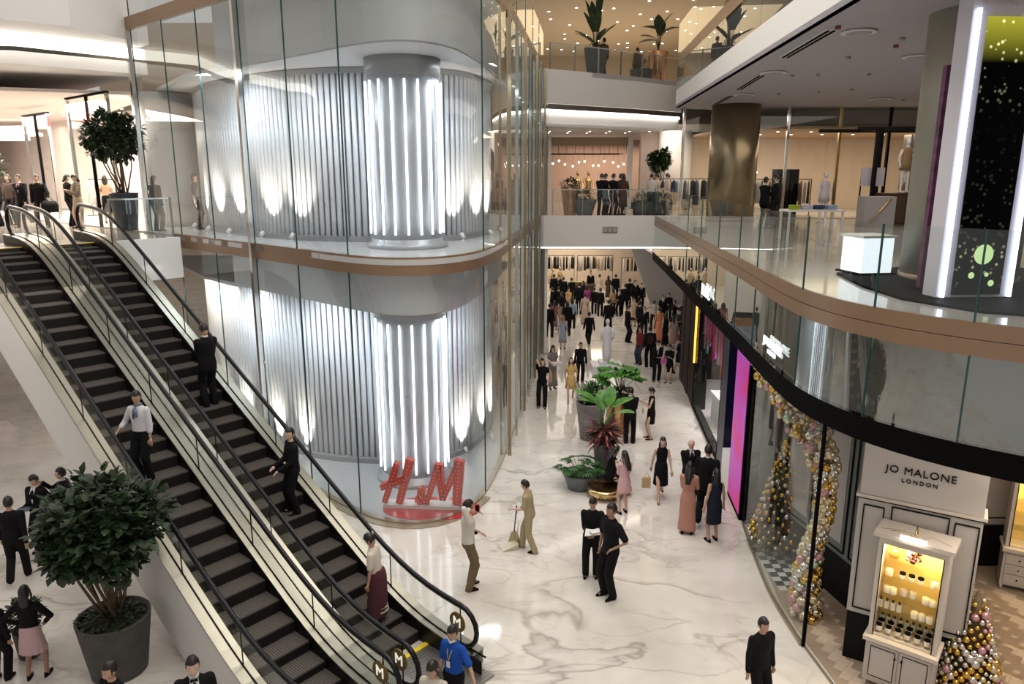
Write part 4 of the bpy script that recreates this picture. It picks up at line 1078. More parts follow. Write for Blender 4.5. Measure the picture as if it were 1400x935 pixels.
# ---- corner shop
wf1 = wood('oak_plank', (.50, .38, .28), (.60, .46, .35), .4); wf2 = wood('pale_oak_plank', (.56, .44, .33), (.66, .53, .41), .4); wf3 = wood('brown_oak_plank', (.42, .31, .22), (.52, .40, .29), .4)
wfl = struct('floor', MB().prism([(5.3, 15.2), (4.95, 12), (4.98, 10.85), (5.05, 9.9), (5.4, 8.6), (6.2, 7.2), (16, 7.2), (16, 15.2)], .001, .012), mat('plank_joint', (.40, .30, .21), .6))
pm = []
for m_ in (wf1, wf2, wf3):
    b = MB(); b.box((0, 0, .006), (.79, .158, .012)); pm.append(b.mesh('plank', m_))
cnt = 0
for i in range(-14, 34):
    for j in range(-40, 40):
        for q in (0, 1):
            # herringbone: two planks at right angles forming a chevron
            bx = i * .62 * .7071 * 2 / 2 + 0; 
            x = 5.2 + i * .565 + (0.2825 if q else 0) ; y = 7.3 + j * .228
            ok = 7.3 < y < 12.6 and x < 9.2 and (x > 4.98 + .30 + max(0, 9.9 - y) * .30) and True
            if not ok: continue
            q2 = (x - 6.2) * 1 + 0
            px_ = 700 + 1000 * x / (y * CP + EYE * SP); py_ = 467.5 - 1000 * (y * SP - EYE * CP) / (y * CP + EYE * SP)
            if px_ > 1410 or py_ > 950 or cnt >= 296: continue
            link('plank', pm[(i * 7 + j * 3 + q) % 3], wfl, (x, y, .012), R(45) if q else R(-45)); cnt += 1
glz = struct('window_8', None, None)
gp = spline([(5.25, 15.25), (5.02, 13.6), (4.88, 12.2), (4.88, 10.85)], 5); gS = plen(gp)
for a, b_ in ((0, gS[-1] * .52), (gS[-1] * .52, gS[-1])):
    MB().strip([tuple(p) for p in psub(gp, gS, a + .01, b_ - .01, .2)], .03, 4.2, .02, side=-1).build('pane', glass('corner_glass', (.95, .96, .955), .03, 1.25), glz)
MB().box((4.89, 10.83, 2.1), (.05, .05, 4.2)).build('edge_post', M_BLACK, glz)
MB().strip([tuple(p) for p in gp], 0, .04, .05, side=-1).build('floor_channel', mat('champagne_kerb'), glz)
MB().strip([(4.86, 12.4), (4.88, 10.85), (4.96, 9.9), (5.3, 8.55), (6.1, 7.1)], 0, .016, .05).build('threshold', mat('champagne_kerb'), glz)
ck = struct('floor', MB().box((5.75, 13.3, .012), (1.3, 1.6, .004)), M_WHITE)
for i in range(8):
    for j in range(10):
        if (i + j) % 2: MB().box((5.1 + i * .16 + .08, 12.5 + j * .16 + .08, .018), (.16, .16, .008)).build('tile', M_BLACK, ck)
creampaint = mat('dove_paint', (.50, .46, .43), .45); ivory = mat('ivory_paint', (.60, .53, .46), .4)
a0 = Vector((5.40, 10.50)); wd = Vector((.85, -.527)).normalized(); wa = math.atan2(wd.y, wd.x)
sw = struct('wall_sign', None, None); sw.location = (a0.x, a0.y, 0); sw.rotation_euler.z = wa
def panel_rect(par, x0, x1, z0, z1, y=-.01, th=.022, w_=.018, nm='panel_line'):
    for (cx, cz, sx, sz) in (((x0 + x1) / 2, z0, x1 - x0, w_), ((x0 + x1) / 2, z1, x1 - x0, w_), (x0, (z0 + z1) / 2, w_, z1 - z0), (x1, (z0 + z1) / 2, w_, z1 - z0)):
        MB().box((cx, y, cz), (sx, th, sz)).build(nm, M_MATTBLACK, par)
MB().box((.80, .15, 3.58), (1.62, .34, 1.28)).build('sign_panel', creampaint, sw)
MB().box((.80, .16, 2.91), (1.72, .40, .05)).build('cornice', ivory, sw)
MB().box((.80, .16, 2.87), (1.70, .36, .025)).build('cornice_line', M_MATTBLACK, sw)
MB().box((.80, .18, 1.87), (1.64, .30, 1.96)).build('backing_panel', creampaint, sw)
MB().box((.80, .20, .45), (1.62, .28, .9)).build('black_dado', M_MATTBLACK, sw)
panel_rect(sw, .06, .34, .98, 2.75, .02); panel_rect(sw, 1.28, 1.58, .98, 2.75, .02); panel_rect(sw, .45, 1.2, 2.52, 2.8, .02)
place_text(text_mesh('JO MALONE', .16, .008, spacing=1.1, mat_=M_MATTBLACK), 'lettering', (.76, -.03, 3.42), (1, 0, 0), (0, 0, 1), sw)
place_text(text_mesh('LONDON', .09, .008, spacing=1.35, mat_=M_MATTBLACK), 'lettering', (.76, -.03, 3.27), (1, 0, 0), (0, 0, 1), sw)
lw = struct('wall_panelled', None, None); lw.location = (5.55, 14.2, 0); lw.rotation_euler.z = math.atan2(-3.2, .65)
MB().box((1.6, .1, 2.55), (3.3, .1, 3.3)).build('wall_face', mat('dark_teal_grey', (.16, .18, .17), .5), lw); MB().box((1.6, .12, .45), (3.3, .1, .9)).build('black_dado', M_MATTBLACK, lw)
for k in range(3): panel_rect(lw, .2 + k * 1.05, 1.1 + k * 1.05, 1.0, 3.9, .04, w_=.03, nm='white_line' if 0 else 'panel_line'); MB().box((.65 + k * 1.05, .045, 2.45), (.7, .012, 2.6)).build('inset_panel', creampaint, lw)
bw = struct('wall_shop_rear', None, None)
MB().box((9.6, 13.5, 2.1), (7.0, .12, 4.2)).build('wall_face', creampaint, bw); MB().box((9.6, 13.42, .45), (7.0, .06, .9)).build('black_dado', M_MATTBLACK, bw)
for k in range(7): panel_rect(bw, 6.9 + k * .8, 7.5 + k * .8, 1.05, 3.9, 13.43)
struct('wall_shop_right', MB().box((12.6, 11, 2.1), (.12, 8, 4.2)), creampaint)
# fragrance cabinet
def jar_mesh(kind):
    b = MB()
    if kind == 0: b.lathe([(.032, 0), (.034, .01), (.034, .06), (.03, .065)], 12, mi=0); b.lathe([(.035, .065), (.035, .085)], 12, mi=1)
    if kind == 1: b.lathe([(.04, 0), (.042, .01), (.042, .08), (.03, .085)], 12, mi=0)
    if kind == 2: b.box((0, 0, .05), (.05, .03, .10), 0, 0); b.lathe([(.014, .1), (.014, .13)], 10, mi=1)
    return b.mesh('jar', [mat('jar_glass', (.72, .66, .54), .15), M_BLACK])
jm = [jar_mesh(0), jar_mesh(1), jar_mesh(2)]
cpos = a0 + wd * .83 + Vector((wd.y, -wd.x)) * .33
def fragrance_cabinet(loc, rz, lab, full=True):
    c = empty('fragrance_cabinet', (loc[0], loc[1], 0), rz); tag(c, lab, 'cabinet')
    c['note'] = 0; del c['note']
    W = 1.0; c.scale = (.93, 1, .955)
    MB().box((0, .0, .50), (W, .46, .74)).build('lower_body', creampaint, c)
    for x in (-.46, .46):
        for y in (-.19, .19): MB().tube([(x, y, 0), (x, y, .13)], [.02, .035], 8).build('leg', ivory, c)
    MB().box((0, -.02, .90), (W + .08, .56, .07)).build('counter_top', ivory, c)
    if full:
        for s2 in (-1, 1):
            d_ = MB().box((s2 * .235, -.24, .51), (.44, .02, .62)).build('door', creampaint, c)
            panel_rect(d_, s2 * .235 - .18, s2 * .235 + .18, .25, .77, -.252, .006, .012)
            MB().ball((s2 * .05, -.27, .68), .018, 8, 6).build('knob', M_BLACK, d_)
    else:
        for q in range(3):
            d_ = MB().box((0, -.24, .28 + q * .21), (.9, .02, .19)).build('drawer', creampaint, c)
            for x in (-.22, .22): MB().ball((x, -.26, .28 + q * .21), .016, 8, 6).build('knob', M_BLACK, d_)
    MB().box((0, .17, 1.75), (.86, .04, 1.62)).build('back_panel', mat('golden_back', (.80, .58, .20), .5), c)
    for s2 in (-1, 1): MB().box((s2 * .46, 0, 1.75), (.07, .40, 1.62)).build('side_frame', ivory, c); MB().box((s2 * .425, -.205, 1.74), (.014, .012, 1.6)).build('black_line', M_MATTBLACK, c)
    MB().box((0, 0, 2.60), (.98, .42, .14)).build('head', ivory, c)
    MB().box((0, -.03, 2.70), (1.12, .54, .07)).build('cornice', ivory, c)
    MB().box((0, -.0, .95), (.9, .38, .03)).build('case_floor', ivory, c)
    for q, z in enumerate((1.28, 1.56, 1.84, 2.12)): MB().box((0, .02, z), (.84, .28, .012)).build('shelf', glass('shelf_glass', (.95, .93, .85), .05), c)
    if full:
        MB().box((0, -.34, 2.78), (.36, .05, .05)).build('picture_lamp', M_LAMP, c)
        MB().tube([(0, -.28, 2.74), (0, -.1, 2.9), (0, .0, 2.74)], .012, 6).build('lamp_arm', M_GOLD, c)
        tg = MB()
        for k in range(7):
            a = random.uniform(-.4, .4); tg.tube([(0, -.25, 2.76), (a * .6, -.24 + random.uniform(-.03, .03), 2.84), (a * 1.3, -.22, 2.78)], [.006, .005, .003], 5)
        tg.build('twig_spray', mat('gold_twig', (.25, .18, .08), .5), c)
    l = bpy.data.lights.new('cabinet_lamp', 'AREA'); l.energy = 24; l.color = (1, .80, .42); l.shape = 'RECTANGLE'; l.size = .8; l.size_y = .25
    lo = bpy.data.objects.new('cabinet_lamp', l); COL.objects.link(lo); lo.parent = c; lo.location = (0, -.08, 2.52); lo.rotation_euler = (R(8), 0, 0)
    return c
c1 = fragrance_cabinet(cpos, wa - R(7), 'tall cream cabinet with a lit golden case of jars under the black shop name')
mw = Matrix.Translation((cpos.x, cpos.y, 0)) @ Matrix.Rotation(wa - R(7), 4, 'Z')
JC = {}
def put(kind, x, z, y, lab, grp):
    if grp: JC[grp] = JC.get(grp, 0) + 1; lab = '%s %s, from the left' % (ORD[JC[grp] - 1], lab)
    p = mw @ Vector((x, y, z)); tag(link('jar' if kind != 2 else 'scent_bottle', jm[kind], None, p, wa, 1.25), lab, 'jar' if kind != 2 else 'bottle', grp)
for z, row in ((.97, 'front'), (1.14, 'second')):
    for k in range(6):
        if row == 'second': pass
        put(0, -.33 + k * .13, .967, -.12 if row == 'front' else .02, 'black lidded jar in the %s row on the case floor' % row, '%s row of black lidded jars' % row)
for k in range(9): put(2, -.34 + k * .085, .967, .12, 'gold bottle in the back row on the case floor', 'back row of gold bottles')
for k in range(4): put(2, -.37 + k * .085, 1.288, .0, 'slim bottle at the left of the lowest glass shelf', 'slim bottles on the lowest shelf')
for x in (.1, .2, .30): put(1, x, 1.288, -.03, 'pale candle jar at the right of the lowest glass shelf', 'candle jars on the lowest shelf')
for x in (-.3, -.22, .22, .31): put(1, x, 1.568, -.03, 'small pale jar on the second glass shelf', 'small jars on the second shelf')
for x in (-.08, .04): put(1, x, 1.568, .03, 'wide pale jar in the middle of the second glass shelf', 'middle jars on the second shelf')
for x in (-.12, -.0, .12): put(0, x, 1.848, -.02, 'black lidded jar in the middle of the third glass shelf', 'black lidded jars on the third shelf')
for x in (-.3, .3): put(1, x, 1.848, -.02, 'pale jar at %s end of the third glass shelf' % ('the left' if x < 0 else 'the right'), None)
b = MB()
for k in range(26): b.ball((random.uniform(-.1, .1), random.uniform(-.05, .05), random.uniform(0, .2)), random.uniform(.02, .04), 7, 5, k % 2)
p = mw @ Vector((-.02, 0, 2.17)); tag(b.build('bauble_bunch', [mat('plum_bauble', (.10, .03, .03), .15, .7), mat('pink_bauble', (.60, .32, .36), .2, .5)], loc=p), 'bunch of plum and pink baubles on the top shelf of the golden case', 'ornament')
p = mw @ Vector((-.27, 0, 2.23)); tag(MB().lathe([(.06, -.08), (.07, 0), (.05, .06)], 14).build('amber_candle', mat('amber', (.6, .28, .05), .3), loc=p), 'amber candle at the left of the top shelf in the golden case', 'candle')
c2 = fragrance_cabinet(at(1402, 806), R(-28), 'second cream cabinet with three drawers at the right edge of the shop', False)
# ---- bauble trees and garland
BAUB = []
for nm, c_, me_ in (('gold', (.72, .46, .10), 1), ('silver', (.72, .70, .66), 1), ('pink', (.70, .36, .42), .6), ('cream', (.72, .62, .42), .7), ('mint', (.40, .58, .42), .5)):
    b = MB(); b.ball((0, 0, 0), 1, 12, 8); b.lathe([(.2, .95), (.2, 1.15)], 8, mi=0); BAUB.append(b.mesh('bauble', mat(nm + '_bauble', c_, .16, me_)))
def bauble_tree(loc, h, r0, lab, n_, wts, jit=1.0, rr=(.035, .075), core=True):
    t = empty('bauble_tree', loc); tag(t, lab, 'tree ornament')
    if core:
        MB().lathe([(r0 * .82, 0), (r0 * .42, h * .5), (.02, h * .97)], 18).build('core', mat('bauble_core', (.10, .07, .03), .6), t)
    for k in range(n_):
        q = 1 - math.sqrt(1 - (k + .5) / n_ * .985); z = h * q; a = k * 2.39996
        rad = r0 * (1 - q) ** .9 + .02; s_ = random.uniform(*rr) * (1.05 - .35 * q)
        link('bauble', BAUB[random.choices(range(5), wts)[0]], t, (rad * math.cos(a), rad * math.sin(a), z + s_ * .6), None, s_)
    return t
random.seed(21)
p = at(1317, 942); bauble_tree((p.x, p.y, .02), 1.72, .47, 'cone tree of gold, silver and pink baubles beside the golden jar cabinet', 290, (5, 5, 2, 2, .4))
p = Vector((5.65, 14.1, 0))
t = empty('ornament_tree', p); tag(t, 'dark conical tree with gold ornaments behind the curved shop glass', 'tree')
b = MB()
for k in range(900):
    q = random.random() ** 1.4; a = random.uniform(0, 2 * PI); rad = .62 * (1 - q) + .03
    b.leaf((rad * .5 * math.cos(a), rad * .5 * math.sin(a), .25 + 2.2 * q), (math.cos(a), math.sin(a), -.2), (0, 0, 1), rad * .5 + .07, .05, seg=1)
b.build('foliage', M_LEAF, t, kind='stuff'); MB().tube([(0, 0, 0), (0, 0, 2.3)], [.05, .02], 8).build('trunk', M_BARK, t)
for k in range(260):
    q = (k + .5) / 260; q = q ** 1.3; a = k * 2.39996; rad = .60 * (1 - q) + .04
    link('bauble', BAUB[(0, 0, 3, 0, 1)[k % 5]], t, (rad * math.cos(a), rad * math.sin(a), .3 + 2.15 * q), None, random.uniform(.03, .06))
g = empty('bauble_garland', (5.25, 11.75, .02)); tag(g, 'tall garland column of cream, silver and pink baubles inside the curved glass corner', 'garland')
path = spline([(0, -.1, 0), (.0, 0, .6), (.05, .05, 1.2), (.18, .0, 2.0), (.15, .1, 2.8), (.0, .5, 3.3), (-.12, 1.2, 3.8), (-.1, 2.2, 4.05)], 6); pS = plen(path)
sb = [MB() for _ in range(3)]
for k in range(298 + 420):
    s__ = pS[-1] * ((k % 298 + .5) / 298 if k < 298 else random.random()); p, _t = pat(path, pS, s__); f = s__ / pS[-1]
    rad = (.24 - .12 * min(1, f / .35)) if f < .35 else (.12 if f < .45 else .12 + .26 * min(1, (f - .45) / .25))
    a = k * 2.39996; q = random.uniform(-.6, 1); rad *= 1 if k < 298 else random.uniform(.4, .95)
    c = (p.x + rad * math.cos(a), p.y + rad * math.sin(a), max(.07, p.z + (rad * .6 * q if f > .4 else 0)))
    if k < 298: link('bauble', BAUB[random.choices(range(5), (3, 3, 1.6, 6, .5))[0]], g, c, None, random.uniform(.055, .095))
    else: sb[k % 3].ball(c, random.uniform(.04, .07), 8, 5)
for q, nm in zip(sb, ('gold', 'silver', 'cream')): q.build('small_%s_baubles' % nm, MATS[nm + '_bauble'], g, kind='stuff')
# ================================================================== PLANTS
def planter(root, r_top, r_bot, h, m, soil=True):
    MB().lathe([(r_bot, 0), (r_bot + .01, .01), (r_top, h - .03), (r_top, h), (r_top - .04, h), (r_top - .05, h - .09)], 32).build('planter', m, root)
    MB().lathe([(r_top - .05, h - .12), (r_top - .05, h - .06), (.01, h - .04)], 20).build('soil', M_SOIL, root)
def leafball(b, c, rad, n_, ln, wd_, mi=0, squash=1, rng=random):
    for k in range(n_):
        v = Vector((rng.gauss(0, 1), rng.gauss(0, 1), rng.gauss(0, 1))).normalized() * (rad * rng.uniform(.45, 1.0))
        v.z *= squash
        d_ = (v.normalized() + Vector((rng.uniform(-.6, .6), rng.uniform(-.6, .6), rng.uniform(-.3, .7)))).normalized()
        b.leaf(Vector(c) + v, d_, (0, 0, 1), ln * rng.uniform(.7, 1.2), wd_ * rng.uniform(.8, 1.2), .12, .25, mi, 2)
PG = mat('charcoal_pot', (.05, .048, .046), .6, noise=(4, .3)); PGR = mat('grey_pot', (.13, .14, .15), .5, noise=(4, .15)); PCOP = mat('copper_pot', (.62, .33, .17), .25, .85, noise=(3, .2)); PZINC = mat('zinc_pot', (.20, .18, .18), .45, .6, noise=(3, .3))
def fig_tree(loc, lab, h, rad, clusters, pot, nleaf=900, ln=.16, seed=1, under=True, m=M_LEAF, z_pot=.95, branch=7, name='potted_fig_tree', ctr=None):
    random.seed(seed)
    t = empty(name, loc); tag(t, lab, 'tree')
    planter(t, *pot)
    zt = pot[2] - .05; f = MB(); br = []
    ctr = ctr or (0, 0, h - rad)
    for k in range(clusters):
        a = k * 2.39996; e_ = 1 - 2 * (k + .5) / clusters; s_ = math.sqrt(1 - e_ * e_)
        c = Vector(ctr) + Vector((math.cos(a) * s_, math.sin(a) * s_, e_ * .72)) * rad * random.uniform(.5, .74)
        leafball(f, c, rad * .36 * random.uniform(.8, 1.15), nleaf // clusters, ln, ln * .8)
        br.append(c)
    f.build('foliage', m, t, kind='stuff')
    f2 = MB()
    trunk = MB().tube([(0, 0, zt), (.02, 0, zt + (ctr[2] - zt) * .45), (0, .02, ctr[2])], [.055, .045, .03], 10).build('trunk', M_BARK, t)
    for k in range(branch):
        c = br[k * len(br) // branch]; s_ = Vector((random.uniform(-.12, .12), random.uniform(-.12, .12), zt))
        MB().tube([s_, (s_ + c) / 2 + Vector((c.x * .12, c.y * .12, -.05)), c], [.026, .02, .01], 6).build('branch', M_BARK, t)
    if under:
        u_ = MB(); leafball(u_, (0, 0, zt + .02), pot[0] * .92, 420, .09, .06, 0, .22); u_.build('underplanting', M_LEAF, t, kind='stuff')
    return t
fig_tree((-6.28, 10.25, 0), 'big leafy fig tree in a charcoal planter on the ground beside the left escalator', 3.05, 1.0, 24, (.54, .40, .98, PG), 3000, .165, 2, ctr=(-.12, .1, 2.45), branch=10)
p = at(170, 316, 6.0)
fig_tree((p.x - .2, p.y + .6, 6.0), 'fig tree in a tall dark pot at the head of the right escalator', 3.7, 1.0, 14, (.42, .30, 1.15, mat('navy_pot', (.02, .025, .035), .3)), 2200, .17, 4, under=False, ctr=(-.15, 0, 2.85))
fig_tree((-20.6, 29.0, 6.0), 'fig tree cut by the left edge of the photo on the upper floor', 2.9, .95, 10, (.4, .3, .8, PG), 800, .17, 5, under=False)
fig_tree((6.45, 33.3, 6.0), 'round potted tree on the bridge beside the white column', 2.95, .62, 10, (.34, .26, .72, PG), 1500, .15, 6, under=False, ctr=(.1, 0, 2.3))
# small plant at the bottom left edge
random.seed(9)
t = empty('potted_shrub', (-7.95, 10.6, 0)); tag(t, 'small dark round shrub cut by the left edge near the woman in the pink skirt', 'plant')
planter(t, .2, .15, .5, PG); f = MB(); leafball(f, (0, 0, .75), .28, 260, .10, .06); f.build('foliage', M_LEAF, t, kind='stuff')
# central group
t = empty('shrub_planter', at(807, 599)); tag(t, 'tall zinc grey planter with a dense green shrub in the middle of the corridor', 'plant')
planter(t, .44, .30, 1.15, PZINC); f = MB()
for k in range(9): leafball(f, (.3 * math.cos(k * .8) * (k % 3) / 2, .3 * math.sin(k * .8) * (k % 3) / 2, 1.38 + .07 * (k % 2)), .26, 90, .13, .05)
f.build('foliage', M_LEAF3, t, kind='stuff')
def fan_leaf(r, spread=2.2, n_=12):
    vs = [(0, 0, 0)]; fs = []
    for k in range(n_ + 1):
        a = -spread / 2 + spread * k / n_
        vs += [(r * math.cos(a) * (.97 if k % 2 else 1.0), r * math.sin(a), .04 * (1 if k % 2 else -1) - .12 * math.cos(a) ** 2)]
        if k: fs.append((0, k, k + 1))
    # thickness through a second layer
    m_ = len(vs); vs2 = [(x, y, z - .004) for x, y, z in vs]; fs2 = [tuple(reversed([i + m_ for i in f_])) for f_ in fs]
    rim = [(k + 1, k, k + m_, k + 1 + m_) for k in range(1, n_ + 1)]
    return MB().add(vs + vs2, fs + fs2 + rim, 0, False)
FAN = [fan_leaf(.42).mesh('leaf', M_LEAF2), fan_leaf(.50, 2.6, 14).mesh('leaf', M_LEAF2), fan_leaf(.34, 2.4, 11).mesh('leaf', M_LEAF3)]
t = empty('fan_palm', at(846, 590)); tag(t, 'fan palm with round pleated leaves in a glowing copper planter', 'plant')
planter(t, .45, .32, 1.12, PCOP)
random.seed(14)
for k in range(13):
    a = k * 2.39996; el = R([10, 45, 75][k % 3]); r_ = .38
    tip = Vector((math.cos(a) * r_ * math.cos(el), math.sin(a) * r_ * math.cos(el), 1.55 + .5 * math.sin(el)))
    st = MB().tube([(0, 0, 1.1), tip * .6 + Vector((0, 0, .5)), tip], [.014, .011, .008], 6).build('stalk', M_LEAF3, t)
    link('leaf', FAN[k % 2], t, tip, rot=(random.uniform(-.35, .35), R(-20) * math.cos(el), a))
f = MB(); leafball(f, (0, 0, 1.2), .40, 300, .14, .05, 0, .5); f.build('underplanting', mat('olive_leaf', (.05, .055, .02), .5), t, kind='stuff')
t = empty('tall_vase_plant', at(824, 657)); tag(t, 'broad bright leaves over red and dark cordyline leaves in a slim grey vase', 'plant')
planter(t, .27, .19, 1.05, PZINC)
for k in range(6):
    a = R([95, 20, 160, -35, 60, 200][k]); l_ = [.55, .6, .65, .6, .5, .5][k]; el = R([60, 28, 35, 25, 70, 30][k])
    tip = Vector((math.cos(a) * .22, math.sin(a) * .22, 1.85 + .12 * (k % 3)))
    MB().tube([(0, 0, 1.0), tip * .5 + Vector((0, 0, .75)), tip], [.016, .012, .009], 6).build('stalk', M_LEAF2, t)
    MB().leaf((0, 0, 0), (math.cos(a) * math.cos(el), math.sin(a) * math.cos(el), math.sin(el)), (0, 0, 1), l_, .36, .1, .2, 0, 6).build('leaf', M_LEAF2, t, loc=tip)
f = MB(); f2 = MB()
for k in range(230):
    a = random.uniform(0, 2 * PI); el = random.uniform(-.5, 1.1); c = (.12 * math.cos(a), .12 * math.sin(a), random.uniform(1.05, 1.5))
    (f if k % 3 else f2).leaf(c, (math.cos(a) * math.cos(el), math.sin(a) * math.cos(el), math.sin(el)), (0, 0, 1), random.uniform(.3, .45), .065, .1, .35, 0, 3)
f.build('dark_cordyline', mat('maroon_leaf', (.06, .03, .025), .5), t, kind='stuff'); f2.build('pink_cordyline', mat('pink_leaf', (.50, .14, .13), .5), t, kind='stuff')
t = empty('bowl_planter', at(792, 667)); tag(t, 'round grey bowl planter with spreading split leaf greenery', 'plant')
MB().lathe([(.26, 0), (.28, .01), (.42, .38), (.43, .42), (.39, .42), (.37, .34)], 36).build('planter', PGR, t)
MB().lathe([(.37, .33), (.37, .37), (.01, .39)], 20).build('soil', M_SOIL, t)
f = MB()
for k in range(46):
    a = k * 2.39996; el = R(15 + 55 * random.random()); L_ = random.uniform(.32, .58)
    tip = Vector((math.cos(a) * L_ * math.cos(el), math.sin(a) * L_ * math.cos(el), .42 + L_ * .75 * math.sin(el)))
    f.tube([(0, 0, .36), tip], [.006, .004], 4)
    for q in range(7):
        b_ = a + (q - 3) * .42; f.leaf(tip, (math.cos(b_), math.sin(b_), .1), (0, 0, 1), .20 - .02 * abs(q - 3), .045, .1, .35, 0, 2)
f.build('foliage', M_LEAF3, t, kind='stuff')
t = empty('gold_bowl', at(827, 678)); tag(t, 'low shiny gold bowl on the marble beside the seated woman in black', 'bowl')
MB().lathe([(.26, 0), (.38, .06), (.45, .17), (.43, .25), (.36, .27), (.30, .22), (.01, .18)], 40).build('bowl', M_GOLD, t)
place_text(text_mesh('Dazzling', .12, .003, shear=.25, mat_=M_BLACK), 'lettering', (-.02, -.44, .14), (1, 0, 0), (0, .25, 1), t)
tag(MB().ball((0, 0, .16), (.16, .16, .15), 14, 9).build('garland_ball', mat('pink_bauble'), loc=at(855, 676)), 'small pink and white ornament by the gold bowl', 'ornament')
# bridge planters
for px, Yb, lab, r1, r0, h, m, gr in ((779, 31.9, 'copper planter with a dark shrub at the left end of the bridge', .40, .24, 1.15, PCOP, .5), (799, 31.8, 'wide grey planter with low greenery on the bridge behind the railing', .52, .32, .66, PGR, .55), (877, 32.0, 'dark planter with low greenery at the right end of the bridge', .42, .36, .55, PG, .5)):
    p = Vector(((px - 700) / 1000 * (Yb * CP + 1.75 * SP), Yb, 6.0)); t = empty('planter_plant', p); tag(t, lab, 'plant'); planter(t, r1, r0, h, m)
    f = MB(); leafball(f, (0, 0, h + .12), gr * .85, 260, .14, .07, 0, .6); f.build('foliage', M_LEAF, t, kind='stuff')
# top floor plants
BOP = MB().leaf((0, 0, 0), (1, 0, 0), (0, 0, 1), 1.25, .36, .12, .12, 0, 6).mesh('leaf', M_LEAF)
p = Vector((3.75, 34.9, 12.05)); t = empty('bird_of_paradise_plant', p); tag(t, 'tall plant with long upright blade leaves in a dark pot on the top floor', 'plant'); planter(t, .52, .36, 1.15, PG)
for k in range(15):
    a = k * 2.39996; el = R([86, 76, 66, 50, 38][k % 5]); hh = [1.3, .95, .7, .4, .3][k % 5]
    b_ = Vector((math.cos(a) * .18, math.sin(a) * .18, 1.1 + hh))
    MB().tube([(math.cos(a) * .05, math.sin(a) * .05, 1.05), b_], [.02, .012], 6).build('stalk', M_LEAF, t)
    link('leaf', BOP, t, b_, rot=(0, -el, a), sc=(1, 1, 1) if k % 5 < 2 else (.75, .9, 1))
f = MB(); leafball(f, (0, 0, 1.15), .52, 160, .12, .06, 0, .4); f.build('underplanting', M_LEAF, t, kind='stuff')
p = Vector((7.05, 37.5, 12.05)); t = empty('rubber_plant', p); tag(t, 'broad leaved plant in a gleaming copper pot at the right end of the top bridge', 'plant'); planter(t, .48, .34, 1.4, PCOP)
BRD = MB().leaf((0, 0, 0), (1, 0, 0), (0, 0, 1), .85, .50, .12, .2, 0, 5).mesh('leaf', M_LEAF)
for k in range(8):
    a = R([170, 150, 20, 60, -20, 90, 200, 0][k]); el = R([5, 25, 50, 75, 25, 85, 15, 65][k]); b_ = Vector((math.cos(a) * .12, math.sin(a) * .12, 1.9 + .08 * k))
    MB().tube([(0, 0, 1.35), b_], [.02, .012], 6).build('stalk', M_BARK, t)
    link('leaf', BRD, t, b_, rot=(0, -el, a))
p = Vector((6.1, 36.5, 12.05)); t = empty('small_planter', p); tag(t, 'low dark planter with spiky greenery between the railing posts on the top bridge', 'plant'); planter(t, .55, .5, .45, PG)
f = MB(); leafball(f, (0, 0, .55), .5, 160, .2, .05, 0, .5); f.build('foliage', M_LEAF, t, kind='stuff')
